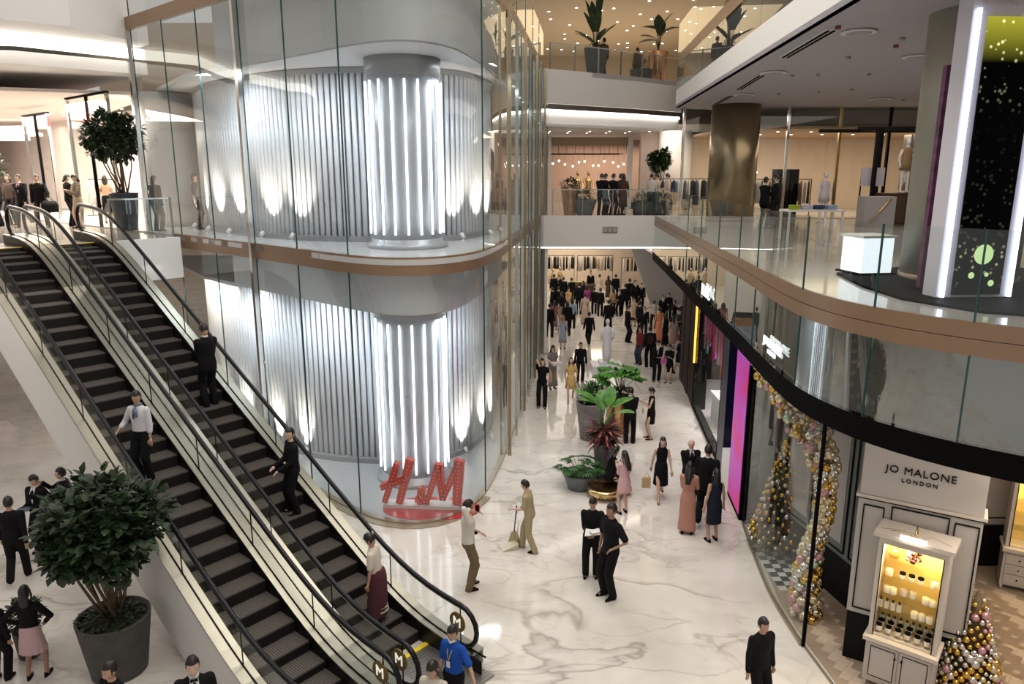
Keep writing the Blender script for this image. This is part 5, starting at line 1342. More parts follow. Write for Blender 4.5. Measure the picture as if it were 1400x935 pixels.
# ================================================================== PEOPLE
QUEUE = []
def cloth(col, rough=.8):
    return mat('cloth_%02x%02x%02x' % tuple(int(max(0, min(1, c)) * 255) for c in col), col, rough, spec=.18)
BLK = (.005, .005, .006); WHT = (.72, .70, .68); NAVY = (.012, .015, .03)
def ik(a, t, l1, l2, pole):
    a = Vector(a); t = Vector(t); d_ = t - a; L_ = d_.length
    if L_ > (l1 + l2) * .995: t = a + d_ * ((l1 + l2) * .995 / L_); d_ = t - a; L_ = d_.length
    ca = (l1 * l1 + L_ * L_ - l2 * l2) / (2 * l1 * L_); ca = max(-1, min(1, ca))
    u = d_ / L_; p = Vector(pole); p = (p - u * p.dot(u)); p = p.normalized() if p.length > 1e-4 else u.orthogonal().normalized()
    return a + u * l1 * ca + p * l1 * math.sqrt(1 - ca * ca), t
POSES = {
 'stand': dict(lh=(-.25, .03, .80), rh=(.25, .03, .80), lf=(-.10, .0), rf=(.11, .03)),
 'stand_wide': dict(lh=(-.25, .05, .82), rh=(.25, .05, .82), lf=(-.15, .04), rf=(.15, -.03)),
 'walk': dict(lh=(-.24, .18, .86), rh=(.24, -.14, .84), lf=(-.08, -.26, .14), rf=(.08, .24), lean=3),
 'front': dict(lh=(-.07, .30, 1.10), rh=(.07, .32, 1.10), lf=(-.10, 0), rf=(.11, .04), head=(25, 0)),
 'phone': dict(lh=(-.20, .26, .98), rh=(.11, .13, 1.56), lf=(-.10, .05), rf=(.12, -.02), head=(5, 10)),
 'phone_left': dict(rh=(.25, .05, .82), lh=(-.12, .13, 1.56), lf=(-.10, .05), rf=(.12, -.02), head=(5, -5)),
 'phone_low': dict(lh=(-.06, .30, 1.22), rh=(.10, .30, 1.24), lf=(-.10, 0), rf=(.11, .04), head=(32, 0)),
 'photo': dict(lh=(-.06, .38, 1.42), rh=(.08, .38, 1.44), lf=(-.10, 0), rf=(.11, .04), head=(0, 0)),
 'hip': dict(lh=(-.22, .10, 1.02), rh=(.22, .10, 1.02), lf=(-.14, 0), rf=(.13, .05), out=1),
 'left_hip': dict(lh=(-.22, .12, 1.04), rh=(.25, .05, .80), lf=(-.10, 0), rf=(.10, .03), out=1),
 'rail': dict(lh=(-.22, .06, .80), rh=(.36, .18, .98), lf=(-.10, 0), rf=(.10, .0), head=(12, 20)),
 'rail_left': dict(rh=(.22, .10, .82), lh=(-.42, .14, 1.0), lf=(-.10, 0), rf=(.10, .0), head=(15, -5)),
 'sweep': dict(lh=(-.12, .34, 1.05), rh=(.14, .30, .90), lf=(-.12, -.16), rf=(.1, .2), lean=8, head=(18, 0)),
 'sit': dict(lh=(-.08, .36, .74), rh=(.10, .36, .74), lf=(-.12, .44), rf=(.12, .42), drop=.46, lean=14, head=(35, 0)),
 'look_up': dict(lh=(-.20, .20, .95), rh=(.20, .16, .92), lf=(-.08, -.18, .12), rf=(.09, .16), head=(-18, 0)),
 'hold_low': dict(lh=(-.12, .30, .98), rh=(.12, .30, 1.0), lf=(-.10, 0), rf=(.11, .04), head=(5, 35)),
 'look_down': dict(lh=(-.24, .08, .84), rh=(.22, .16, .88), lf=(-.09, 0), rf=(.10, .04), lean=7, head=(38, 0)),
 'reach_left': dict(rh=(.25, .05, .82), lh=(-.50, .16, .98), lf=(-.12, 0), rf=(.12, .0), head=(12, 10)),
 'crossed': dict(lh=(.06, .22, 1.20), rh=(-.06, .24, 1.18), lf=(-.11, 0), rf=(.11, .05)),
 'reach': dict(lh=(-.25, .05, .82), rh=(.55, .10, 1.02), lf=(-.12, 0), rf=(.12, .0), head=(10, -10)),
 'spread': dict(lh=(-.55, .20, 1.25), rh=(.45, .25, 1.2), lf=(-.12, 0), rf=(.12, .0)),
 'lead': dict(lh=(-.30, .35, 1.0), rh=(.24, .0, .82), lf=(-.12, -.10), rf=(.12, .10), lean=6),
}
def limb(b, pts, rs, n=10, mi=0):
    b.tube(pts, rs, n, mi); 
    for p, r in zip(pts, rs): b.ball(p, r, n, 6, mi)
def head_shape(v, k=1.0):
    x, y, z = v
    w_ = 1.0
    if z < 0: w_ = 1 - .30 * (-z) ** 1.6
    X = x * .075 * w_ * k; Y = (y * .093 * (1 - (.16 * (-z) if z < 0 and y < 0 else 0)) + (.012 * -z if z < 0 and y > 0 else 0)) * k; Z = z * .118 * k
    if y > .2:
        f_ = math.exp(-((x / .16) ** 2 + ((z + .14) / .17) ** 2)); Y += .020 * f_
        f_ = math.exp(-(((abs(x) - .36) / .17) ** 2 + ((z - .10) / .12) ** 2)); Y -= .010 * f_
        f_ = math.exp(-((x / .35) ** 2 + ((z + .48) / .08) ** 2)); Y += .005 * f_
    return Vector((X, Y, Z))
def sph(n, m):
    vs = []; fs = []
    for i in range(m + 1):
        th = PI * i / m
        for k in range(n):
            a = 2 * PI * k / n; vs.append((math.sin(th) * math.cos(a), math.sin(th) * math.sin(a), -math.cos(th)))
    for i in range(m):
        for k in range(n): fs.append((i * n + k, i * n + (k + 1) % n, (i + 1) * n + (k + 1) % n, (i + 1) * n + k))
    return vs, fs
LIP = mat('lip_tone', (.35, .10, .08), .4); EYEW = mat('eye_white', (.7, .68, .65), .3)
def person(label, head, foot, face, outfit, pose='stand', hair='short', skin=0, h=None, z=0.0, P=None, group=None, female=None, extra=None, scale_w=1.0):
    """head, foot: where the photograph shows them; face: degrees, 0 looks away from the camera, 180 towards it, 90 left, -90 right"""
    if P is None:
        if foot: P = at(foot[0], foot[1], z)
        else:
            h = h or 1.68; P = at(head[0], head[1], z + h); P.z = z
    if h is None:
        lo, hi = 1.3, 2.1
        for _ in range(25):
            m_ = (lo + hi) / 2; q = Vector((P.x, P.y, P.z + m_ - EYE)); py = 467.5 - 1000 * (q.y * SP + q.z * CP) / (q.y * CP - q.z * SP)
            if py > head[1]: lo = m_
            else: hi = m_
        h = max(1.50, min(1.88, lo))
    s = h / 1.74
    dist = (P - Vector((0, 0, EYE))).length; near = dist < 19.5; n = 14 if near else 9
    kind = outfit[0]; fem = female if female is not None else kind in ('dress', 'skirt')
    po = POSES[pose]; lean = R(po.get('lean', 0)); drop = po.get('drop', 0)
    root = empty('person', P, R(face)); tag(root, label, 'person', group); root.scale = (s, s, s)
    pel = Vector((0, 0, .93 - drop)); TM = Matrix.Translation(pel) @ Matrix.Rotation(-lean, 4, 'X') @ Matrix.Translation(-Vector((0, 0, .93)))
    shx = (.155 if fem else .175); sh = [TM @ Vector((q * shx, 0, 1.39)) for q in (-1, 1)]
    hands = []; elb = []
    for i, q in enumerate((-1, 1)):
        t = Vector(po['lh'] if q < 0 else po['rh']); 
        pole = Vector((q * (1.0 if po.get('out') else .35), -1.0 if not po.get('out') else -.4, -.35))
        e_, t_ = ik(sh[i], t, .29, .26, pole); elb.append(e_); hands.append(t_)
    hips = [pel + Vector((q * .09, 0, -.02)) for q in (-1, 1)]; kn = []; ank = []
    for i, q in enumerate((-1, 1)):
        f_ = po['lf'] if q < 0 else po['rf']; t = Vector((f_[0], f_[1], .085 + (f_[2] if len(f_) > 2 else 0)))
        k_, t_ = ik(hips[i], t, .43, .43, (q * .1, 1, .1)); kn.append(k_); ank.append(t_)
    SK = [M_SKIN, M_SKIN2, M_SKIN3][skin]
    hc = TM @ Vector((0, .015, 1.622)); hp, hy = po.get('head', (3, 0))
    HM = Matrix.Translation(hc) @ Matrix.Rotation(R(hy), 4, 'Z') @ Matrix.Rotation(-R(hp) - lean * .5, 4, 'X')
    # ---- body: one skin surface
    b = MB(); wd_ = .90 if fem else 1.0
    b.loft([(0, 0, .86, .13, .09), (0, 0, .98, .145 * wd_, .10), (0, 0, 1.12, .12 * wd_, .085), (0, 0, 1.30, .15 * wd_, .095), (0, 0, 1.41, .14 * wd_, .075), (0, 0, 1.455, .07, .06), (0, .008, 1.50, .05, .052), (0, .012, 1.57, .047, .052)], n, 0, TM)
    for i in (0, 1):
        limb(b, [sh[i], elb[i], hands[i]], [.047 * wd_, .036, .026], n - 4)
        limb(b, [hips[i], kn[i], kn[i].lerp(ank[i], .35), ank[i]], [.078, .05, .05, .034], n - 3)
        fd = Vector((0, 1, 0)); b.tube([ank[i] + Vector((0, -.02, -.03)), ank[i] + Vector((0, .14, -.05))], [.036, .028], 8)
    if near:
        QUEUE.append((b, .02, SK, root, 'body', None)); parts_after = MB()
    vs, fs = sph(20 if near else 10, 14 if near else 8)
    hb = MB() if near else b
    hb.add([HM @ head_shape(v) for v in vs], fs, 0, True)
    for q in (-1, 1): hb.ball(HM @ Vector((q * .076, -.005, -.005)), (.012, .02, .03), 8, 5)
    for i, q in enumerate((-1, 1)):
        fd = (hands[i] - elb[i]).normalized(); side = fd.cross(Vector((0, 0, 1))); side = side.normalized() if side.length > .2 else Vector((0, 1, 0)); pn = side.cross(fd)
        c = hands[i] + fd * .045
        if near:
            hb.tube([hands[i] - fd * .01, c, c + fd * .045], [.026, .036, .030], 8, flat=.5)
            for k in range(4):
                o_ = side * (-.024 + .016 * k); L_ = (.060, .070, .066, .052)[k]; cv = pn * -.02
                hb.tube([c + fd * .035 + o_, c + fd * (.035 + L_ * .6) + o_ + cv * .5, c + fd * (.035 + L_) + o_ + cv * 1.4], [.0095, .0088, .007], 6)
            th = -side * q
            hb.tube([c - fd * .015 + th * .024, c + fd * .02 + th * .048, c + fd * .045 + th * .05], [.012, .0105, .008], 6)
        else:
            hb.tube([hands[i] - fd * .02, c, c + fd * .09], [.022, .036, .016], 6, flat=.55)
    if near:
        # face details
        for q in (-1, 1):
            hb.ball(HM @ Vector((q * .028, .077, .012)), (.014, .0075, .0075), 8, 5, 2); hb.ball(HM @ Vector((q * .028, .084, .012)), (.0085, .004, .0075), 8, 5, 1)
            hb.tube([HM @ Vector((q * .016, .088, .030)), HM @ Vector((q * .030, .086, .035)), HM @ Vector((q * .046, .076, .030))], [.004, .0055, .003], 5, 1)
        hb.tube([HM @ Vector((-.022, .083, -.055)), HM @ Vector((0, .0925, -.053)), HM @ Vector((.022, .083, -.055))], [.002, .006, .002], 6, 3)
        QUEUE[-1] = QUEUE[-1][:5] + (hb,)
    else: b.build('body', [SK], root)
    # ---- hair
    if hair != 'bald':
        m_ = MB(); vs, fs = sph(20 if near else 12, 14 if near else 9)
        key = {}
        hv = [HM @ (head_shape(v, 1.14) + Vector((0, -.008, .010 + .004 * math.sin(v[0] * 9 + v[1] * 7)))) for v in vs]
        lim = {'short': (.34, .46, -.42), 'bun': (.25, .46, -.42), 'long': (.02, .46, -.6), 'bob': (.05, .46, -.6), 'grey': (.32, .5, -.25)}[hair]
        keep = []
        for f_ in fs:
            c = sum((Vector(vs[i]) for i in f_), Vector()) / 4
            if c.y > lim[0] and c.z < lim[1]: continue
            if c.y > -.05 and c.z < -.12 and hair in ('short', 'bun', 'grey'): continue
            if c.z < lim[2]: continue
            keep.append(f_)
        m_.add(hv, keep, 0, True)
        m_.add([HM @ (head_shape(v, 1.03) + Vector((0, -.006, .008))) for v in vs], [tuple(reversed(f_)) for f_ in keep], 0, True)
        if hair in ('long', 'bob'):
            L_ = .36 if hair == 'long' else .12
            m_.loft([(0, -.055, -.05 - L_, .055, .022), (0, -.062, -.05 - L_ * .6, .074, .034), (0, -.055, -.06, .078, .045), (0, -.03, .0, .080, .07), (0, -.02, .05, .08, .075)], n, 0, HM)
            if hair == 'long':
                for q in (-1, 1): m_.tube([HM @ Vector((q * .066, .03, .05)), HM @ Vector((q * .088, .02, -.06)), HM @ Vector((q * .09, .0, -.24))], [.012, .018, .008], 8)
        if hair == 'bun': m_.ball(HM @ Vector((0, -.105, .035)), (.04, .038, .04), 10, 7)
        HC = mat('grey_hair', (.25, .24, .23), .5) if hair == 'grey' else M_HAIR
        if extra and extra.get('haircol'): HC = cloth(extra['haircol'])
        m_.build('hair', HC, root)
    # ---- clothing
    def emit(bb, vox, m2, nm):
        if near: QUEUE.append((bb, vox, m2, root, nm, None))
        else: bb.build(nm, [m2], root)
    def top(col, sleeve, hem, loose=1.0, nm='shirt', vneck=False, fl=1.0):
        bb = MB(); fw = (.88 if fem else 1.0) * loose
        dy = -drop
        bb.loft([(0, 0, hem, .165 * fw * fl, .118 * fw * fl), (0, 0, .95, .165 * fw, .118 * fw), (0, 0, 1.10, (.135 if fem else .15) * loose, .105 * loose), (0, .005, 1.28, .175 * fw, .120 * fw), (0, 0, 1.37, .185 * fw, .108 * fw), (0, 0, 1.42, .15 * fw, .09), (0, 0, 1.47, .078, .066), (0, .0, 1.485, .062, .060)], n + 2, 0, TM)
        for i in (0, 1):
            if sleeve > 0:
                e1 = elb[i].lerp(hands[i], max(0, (sleeve - .5) * 2 * .97)) if sleeve > .5 else sh[i].lerp(elb[i], sleeve * 2 * .9)
                pts = [sh[i], elb[i], e1] if sleeve > .5 else [sh[i], e1]
                rs = [.068 * fw, .052 * loose, .044 * loose] if sleeve > .5 else [.068 * fw, .058 * loose]
                limb(bb, pts, rs, n - 3)
        emit(bb, .017, cloth(col), nm)
    def trousers(col, loose=1.0):
        bb = MB()
        TP = Matrix.Translation((0, 0, -drop))
        bb.loft([(0, 0, .84, .16, .115), (0, 0, .93, .16, .118), (0, 0, 1.02, .145, .11)], n, 0, TP)
        for i in (0, 1):
            e_ = ank[i] + Vector((0, 0, -.035)); limb(bb, [hips[i], kn[i], kn[i].lerp(e_, .5), e_], [.102 * loose, .082 * loose, .076 * loose, .072 * loose], n - 2)
        emit(bb, .018, cloth(col), 'trousers')
    def skirt(col, hem, flare, z1=1.06, nm='skirt'):
        bb = MB()
        if drop:
            limb(bb, [pel + Vector((0, 0, .0)), (kn[0] + kn[1]) / 2], [.17, .14], n); bb.loft([(0, 0, .84, .17, .14), (0, 0, .95, .17, .13), (0, 0, z1, .14, .11)], n, 0, Matrix.Translation((0, 0, -drop)))
        else:
            zs = [hem, hem + (z1 - hem) * .35, .84 if hem < .7 else (hem + z1) / 2, .95, z1]
            cx = (ank[0] + ank[1]) / 2; rr_ = [.16 * flare, .165 * (1 + (flare - 1) * .6), .175, .165, .128]
            vs_ = []
            nn = n + 10; b0 = MB()
            rings = []
            for zi, r_ in zip(zs, rr_): rings.append((cx.x * (1 - zi / 1.0) * .5, cx.y * max(0, 1 - zi / .9), zi, r_ + max(0, .06 - zi * .08), r_ * .78 + (.05 if 'walk' in pose or 'look' in pose else 0)))
            bb.loft(rings, nn)
            if flare > 1.1:    # soft pleats
                k0 = len(bb.v) - len(rings) * nn
                for k in range(nn):
                    if k % 2: x, y, z_ = bb.v[k0 + k]; bb.v[k0 + k] = (x * .86, y * .86, z_)
        emit(bb, .017, cloth(col), nm)
    if kind == 'suit':
        _, col, shc, tie = outfit[:4]
        trousers(outfit[4] if len(outfit) > 4 else col); top(col, 1.0, .78, 1.12, 'jacket')
        cl = MB(); cl.lathe([(.066, 0), (.060, .035)], 12, (0, .004, 0)); co = cl.build('collar', cloth(WHT), root, loc=TM @ Vector((0, 0, 1.472)))
        if shc:
            v = MB(); pts = [(-.052, .1, 1.475), (.052, .1, 1.475), (.0, .14, 1.16)]
            v.add([TM @ Vector((-.05, .062, 1.475)), TM @ Vector((.05, .062, 1.475)), TM @ Vector((.055, .118, 1.36)), TM @ Vector((.0, .142, 1.15)), TM @ Vector((-.055, .118, 1.36)),
                   TM @ Vector((-.05, .02, 1.475)), TM @ Vector((.05, .02, 1.475)), TM @ Vector((.055, .09, 1.36)), TM @ Vector((.0, .1, 1.15)), TM @ Vector((-.055, .09, 1.36))],
                  [(0, 4, 3, 2, 1), (5, 6, 7, 8, 9), (0, 1, 6, 5), (1, 2, 7, 6), (2, 3, 8, 7), (3, 4, 9, 8), (4, 0, 5, 9)])
            v.build('shirt_front', cloth(shc), root)
            if tie == 'bow':
                t = MB(); c = TM @ Vector((0, .085, 1.465))
                for q in (-1, 1): t.hexa([c + Vector((0, 0, -.01)), c + Vector((q * .045, 0, -.024)), c + Vector((q * .045, .015, -.024)), c + Vector((0, .015, -.01)), c + Vector((0, 0, .01)), c + Vector((q * .045, 0, .024)), c + Vector((q * .045, .015, .024)), c + Vector((0, .015, .01))])
                t.build('bow_tie', cloth(BLK), root)
            elif tie:
                t = MB(); t.tube([TM @ Vector((0, .082, 1.46)), TM @ Vector((0, .135, 1.34)), TM @ Vector((0, .155, 1.18))], [.012, .02, .026], 6, flat=.4); t.build('tie', cloth(tie if isinstance(tie, tuple) else BLK), root)
    elif kind == 'shirt':
        _, tc, sl, bc = outfit[:4]
        top(tc, sl, outfit[4] if len(outfit) > 4 else .90, 1.08, 'shirt'); trousers(bc)
        if outfit[4:] and outfit[4] < .9: pass
        else:
            bl = MB(); bl.loft([(0, 0, .955 - drop, .168, .122), (0, 0, .99 - drop, .168, .122)], n); bl.build('belt', cloth(BLK), root)
    elif kind == 'dress':
        _, col, sl, hem, fl = outfit[:5]; top(col, sl, 1.0, 1.0, 'bodice'); skirt(col, hem, fl, 1.08, 'dress_skirt')
    elif kind == 'skirt':
        _, tc, sl, bc, hem, fl = outfit[:6]; skirt(bc, hem, fl); top(tc, sl, .95, 1.04, 'blouse')
    # ---- shoes
    shc = (extra or {}).get('shoe', BLK)
    for i in (0, 1):
        sb = MB(); a = ank[i]
        sb.loft([(0, -.0, 0, .036, .125), (0, 0, .03, .038, .125), (0, -.02, .06, .034, .09), (0, -.055, .10 if kind in ('suit', 'shirt') else .07, .034, .045)], 12)
        sb.build('shoe', cloth(shc, .35), root, loc=(a.x, a.y + .055, a.z - .085), rz=(-.12 if i else .12))
    if extra:
        for e_ in extra.get('parts', []): e_(root, TM, HM, hands)
    bpy_hands[root.name] = [root, hands, s]
    return root
bpy_hands = {}
def hand_world(o, i, off=(0, 0, 0)):
    r_, hs, s = bpy_hands[o.name]; m_ = Matrix.Translation(r_.location) @ Matrix.Rotation(r_.rotation_euler.z, 4, 'Z')
    return m_ @ ((hs[i] + Vector(off)) * s)
def flush_people():
    objs = []
    for b, vox, m_, root, nm, hb in QUEUE:
        o = b.build(nm, [m_], root)
        md = o.modifiers.new('remesh', 'REMESH'); md.mode = 'VOXEL'; md.voxel_size = vox; md.use_smooth_shade = True
        md2 = o.modifiers.new('smooth', 'SMOOTH'); md2.iterations = 3 if nm != 'body' else 2; md2.factor = .5
        objs.append((o, hb, m_))
    dg = bpy.context.evaluated_depsgraph_get()
    for o, hb, m_ in objs:
        me = bpy.data.meshes.new_from_object(o.evaluated_get(dg)); 
        if hb:
            bm = bmesh.new(); bm.from_mesh(me)
            bm.from_mesh(hb.mesh('tmp', [m_])); bm.to_mesh(me); bm.free()
            me.materials.clear()
            for q in (m_, M_HAIR, EYEW, LIP): me.materials.append(q)
        me.polygons.foreach_set('use_smooth', [True] * len(me.polygons))
        o.modifiers.clear(); o.data = me
        if not len(me.materials): me.materials.append(m_)
def scarf(root, TM, HM, hands):
    b = MB(); b.lathe([(.062, 1.46), (.08, 1.475), (.07, 1.50), (.055, 1.505)], 14)
    b.tube([(0, .085, 1.47), (-.03, .125, 1.38), (-.05, .14, 1.28)], [.014, .03, .016], 8, flat=.4); b.tube([(0, .085, 1.47), (.02, .125, 1.36), (.02, .14, 1.24)], [.014, .03, .016], 8, flat=.4)
    b.build('neck_scarf', mat('blue_scarf', (.10, .14, .22), .7, noise=(30, .8)), root)
def lanyard(root, TM, HM, hands):
    MB().tube([(-.06, .03, 1.47), (-.03, .12, 1.34), (0, .135, 1.22)], .006, 5).tube([(.06, .03, 1.47), (.03, .12, 1.34), (0, .135, 1.22)], .006, 5).build('lanyard', mat('yellow_cord', (.6, .5, .05), .6), root)
    MB().box((0, .145, 1.16), (.06, .008, .10)).build('badge', mat('badge_white', (.7, .7, .7), .4), root)
def maskb(root, TM, HM, hands):
    b = MB(); b.tube([HM @ Vector((-.055, .055, -.085)), HM @ Vector((0, .098, -.095)), HM @ Vector((.055, .055, -.085))], [.014, .022, .014], 8); b.build('face_mask', cloth((.8, .8, .8)), root)
def backpack(root, TM, HM, hands):
    b = MB(); b.loft([(0, -.20, 1.02, .12, .07), (0, -.22, 1.12, .14, .09), (0, -.21, 1.30, .13, .08), (0, -.18, 1.38, .08, .05)], 12); b.build('backpack', cloth((.03, .012, .012)), root)
def camera_strap(root, TM, HM, hands):
    MB().tube([(-.12, .06, 1.45), (-.13, .13, 1.25), (-.17, .12, 1.05)], .008, 5).build('camera_strap', cloth(BLK), root)
def ribbon_hair(root, TM, HM, hands):
    b = MB(); b.leaf(HM @ Vector((0, -.11, .03)), (-.3, -.2, 1), (0, -1, 0), .10, .05); b.leaf(HM @ Vector((0, -.11, .03)), (.3, -.2, -1), (0, -1, 0), .12, .05); b.build('hair_ribbon', cloth((.75, .7, .68)), root)
def hem_stripes(root, TM, HM, hands):
    for z_ in (.22, .30, .38): MB().lathe([(.215 - z_ * .1, z_), (.212 - z_ * .1, z_ + .03)], 24).build('hem_stripe', cloth((.50, .45, .40)), root)

SUIT = ('suit', BLK, WHT, BLK); SUITB = ('suit', BLK, None, None); BTOP = ('shirt', BLK, 1, BLK, .86)
# ---- on the escalators
def on_step(u, wv, h, label, face, outfit, pose, hair, **k):
    P = uv(u, wv, prof_z(u + .0) + .02); return person(label, None, None, face, outfit, pose, hair, P=P, h=h, **k)
def esc_u(px, wv):      # where along an escalator a foot pixel column falls
    best = (1e9, 0)
    for k in range(500):
        u = 7 + k * .03; p = uv(u, wv, prof_z(u)); q = 700 + 1000 * p.x / (p.y * CP - (p.z - EYE) * SP)
        if abs(q - px) < best[0]: best = (abs(q - px), u)
    u = best[1]; i = round((u - 8.55) / .4); return 8.55 + i * .4
FA = math.degrees(math.atan2(dv.y, dv.x)) - 90      # facing up the escalator
pe1 = on_step(esc_u(288, 7.0), 7.0, 1.74, 'man in a black suit seen from behind, highest rider on the right escalator', FA, SUITB, 'phone_low', 'short')
pe2 = on_step(esc_u(398, 7.05), 7.05, 1.68, 'young man in black standing half way down the right escalator holding the rail', FA + 75, BTOP, 'hold_low', 'short', skin=1)
pe3 = on_step(esc_u(525, 7.0), 7.0, 1.60, 'woman in a white top and long dark red skirt on the right escalator', FA + 30, ('skirt', (.66, .60, .52), .45, (.10, .035, .045), .12, 1.15), 'look_down', 'bun', extra={'parts': [ribbon_hair, hem_stripes]})
pe4 = on_step(esc_u(196, 5.08), 5.08, 1.66, 'woman in a white blouse and blue neck scarf holding the rail of the left escalator', 172, ('shirt', (.66, .64, .66), .75, BLK, .9), 'rail', 'bun', skin=0, female=True, extra={'parts': [scarf]})
# ---- ground floor, near
P_ = person
person('man in a black jacket, alone at the bottom right of the marble floor', (1029, 845), (1033, 972), 200, BTOP, 'stand', 'short', 0)
blue = person('attendant in a blue polo shirt with a lowered white mask by the escalator foot', (618, 855), (622, 990), 150, ('shirt', (.012, .075, .38), .45, BLK, .86), 'reach_left', 'bun', 0, female=True, extra={'parts': [lanyard, maskb]})
person('dark long haired woman in a cream top below the attendant in blue', (592, 903), None, 160, ('shirt', (.55, .50, .42), 1, BLK), 'front', 'long', 0, h=1.62, female=True)
bow = person('man in a white shirt and black bow tie at the bottom edge', (262, 898), None, 205, ('suit', BLK, WHT, 'bow'), 'stand', 'short', 1, h=1.76)
person('dark haired head at the foot of the big planter at the bottom left', (150, 905), None, 150, BTOP, 'stand', 'short', 0, h=1.7)
ph = person('man in a white shirt and khaki trousers talking on his phone by the red letters', (641, 684), (641, 803), -75, ('shirt', (.66, .62, .56), .7, (.16, .115, .065), .92), 'phone', 'short', 0, extra={'parts': [camera_strap]})
br = person('cleaner in a khaki uniform sweeping with a broom and dustpan', (718, 657), (724, 752), 75, ('shirt', (.42, .34, .20), .45, (.40, .33, .20), .86), 'sweep', 'short', 1)
c1p = person('man in black looking down at white papers he holds', (812, 680), (808, 786), 170, BTOP, 'front', 'short', 0)
person('stocky man in a black shirt with one hand on his hip', (848, 683), (833, 815), 120, ('shirt', BLK, .45, BLK, .84), 'left_hip', 'short', 2)
person('woman in a sleeveless black midi dress walking towards the camera', (905, 597), (902, 682), 178, ('dress', BLK, 0, .42, 1.15), 'walk', 'long', 1, extra={'shoe': (.25, .15, .10)})
bald = person('bald man in a black suit with a white shirt and dark tie', (936, 600), (940, 692), 185, ('suit', BLK, WHT, BLK), 'front', 'bald', 1)
rose = person('woman in a long rose satin gown with long dark hair', (938, 632), (938, 730), -20, ('dress', (.48, .24, .19), .8, .10, .95), 'phone_low', 'long', 1)
person('man in a dark suit walking away beside the woman in the rose gown', (967, 607), (962, 716), -25, SUITB, 'walk', 'short', 0)
person('woman in a sleeveless navy dress nearest to the pink screen seen from behind', (982, 642), (974, 740), 15, ('dress', NAVY, 0, .45, 1.0), 'stand', 'long', 0)
seated = person('woman in black seated on the gold bowl by the tall vase plant', None, None, -60, ('dress', BLK, .0, .5, 1.0), 'sit', 'long', 1, P=Vector((at(833, 676).x, at(833, 676).y + .12, 0.0)), h=1.62)
pinkw = person('woman in a pale pink short dress seen from behind beside the seated woman', (858, 617), (852, 702), 20, ('dress', (.66, .42, .42), .5, .62, 1.2), 'phone_low', 'long', 1)
person('man in a black suit with his back turned beside the copper planter', (862, 530), (860, 606), -10, SUITB, 'front', 'short', 1)
bkw = person('woman in a short sleeveless black dress holding a cream clutch, in profile', (890, 530), (889, 600), 85, ('dress', BLK, 0, .55, 1.0), 'phone_low', 'short', 1)
person('woman in a black jumpsuit with a hand raised to her hair', (742, 490), (741, 557), 175, ('shirt', BLK, .2, BLK, .9), 'phone', 'long', 1, female=True)
box_w = person('woman in a grey striped skirt carrying a flat white box', (750, 472), (755, 531), 200, ('skirt', (.20, .18, .17), .3, (.28, .25, .23), .12, 1.1), 'front', 'long', 1)
person('woman in a yellow off shoulder dress walking and looking up', (781, 489), (780, 549), 175, ('dress', (.62, .42, .17), .35, .55, 1.3), 'look_up', 'long', 1, extra={'shoe': (.4, .25, .15)})
person('man in a black shirt and trousers walking behind the woman in yellow', (790, 468), (793, 522), 180, BTOP, 'stand', 'short', 0)
# ---- left ground floor
person('person in black with a bag walking at the far left of the ground floor', (21, 681), (28, 795), 20, BTOP, 'walk', 'short', 0)
tab = person('man in a black suit holding a tablet left of the fig tree', (41, 649), (62, 752), 170, ('suit', BLK, WHT, None), 'front', 'short', 1)
person('man in a dark suit half hidden behind the top of the fig tree', (86, 640), (98, 745), 110, SUIT, 'photo', 'short', 1)
person('woman in a dark jacket and short pale pink skirt at the bottom left', (38, 802), (52, 927), 10, ('skirt', BLK, 1, (.55, .36, .38), .52, 1.35), 'hip', 'long', 2)
person('dark clothed person cut by the left edge below the man with the tablet', (2, 828), (2, 930), 0, BTOP, 'stand', 'short', 0)
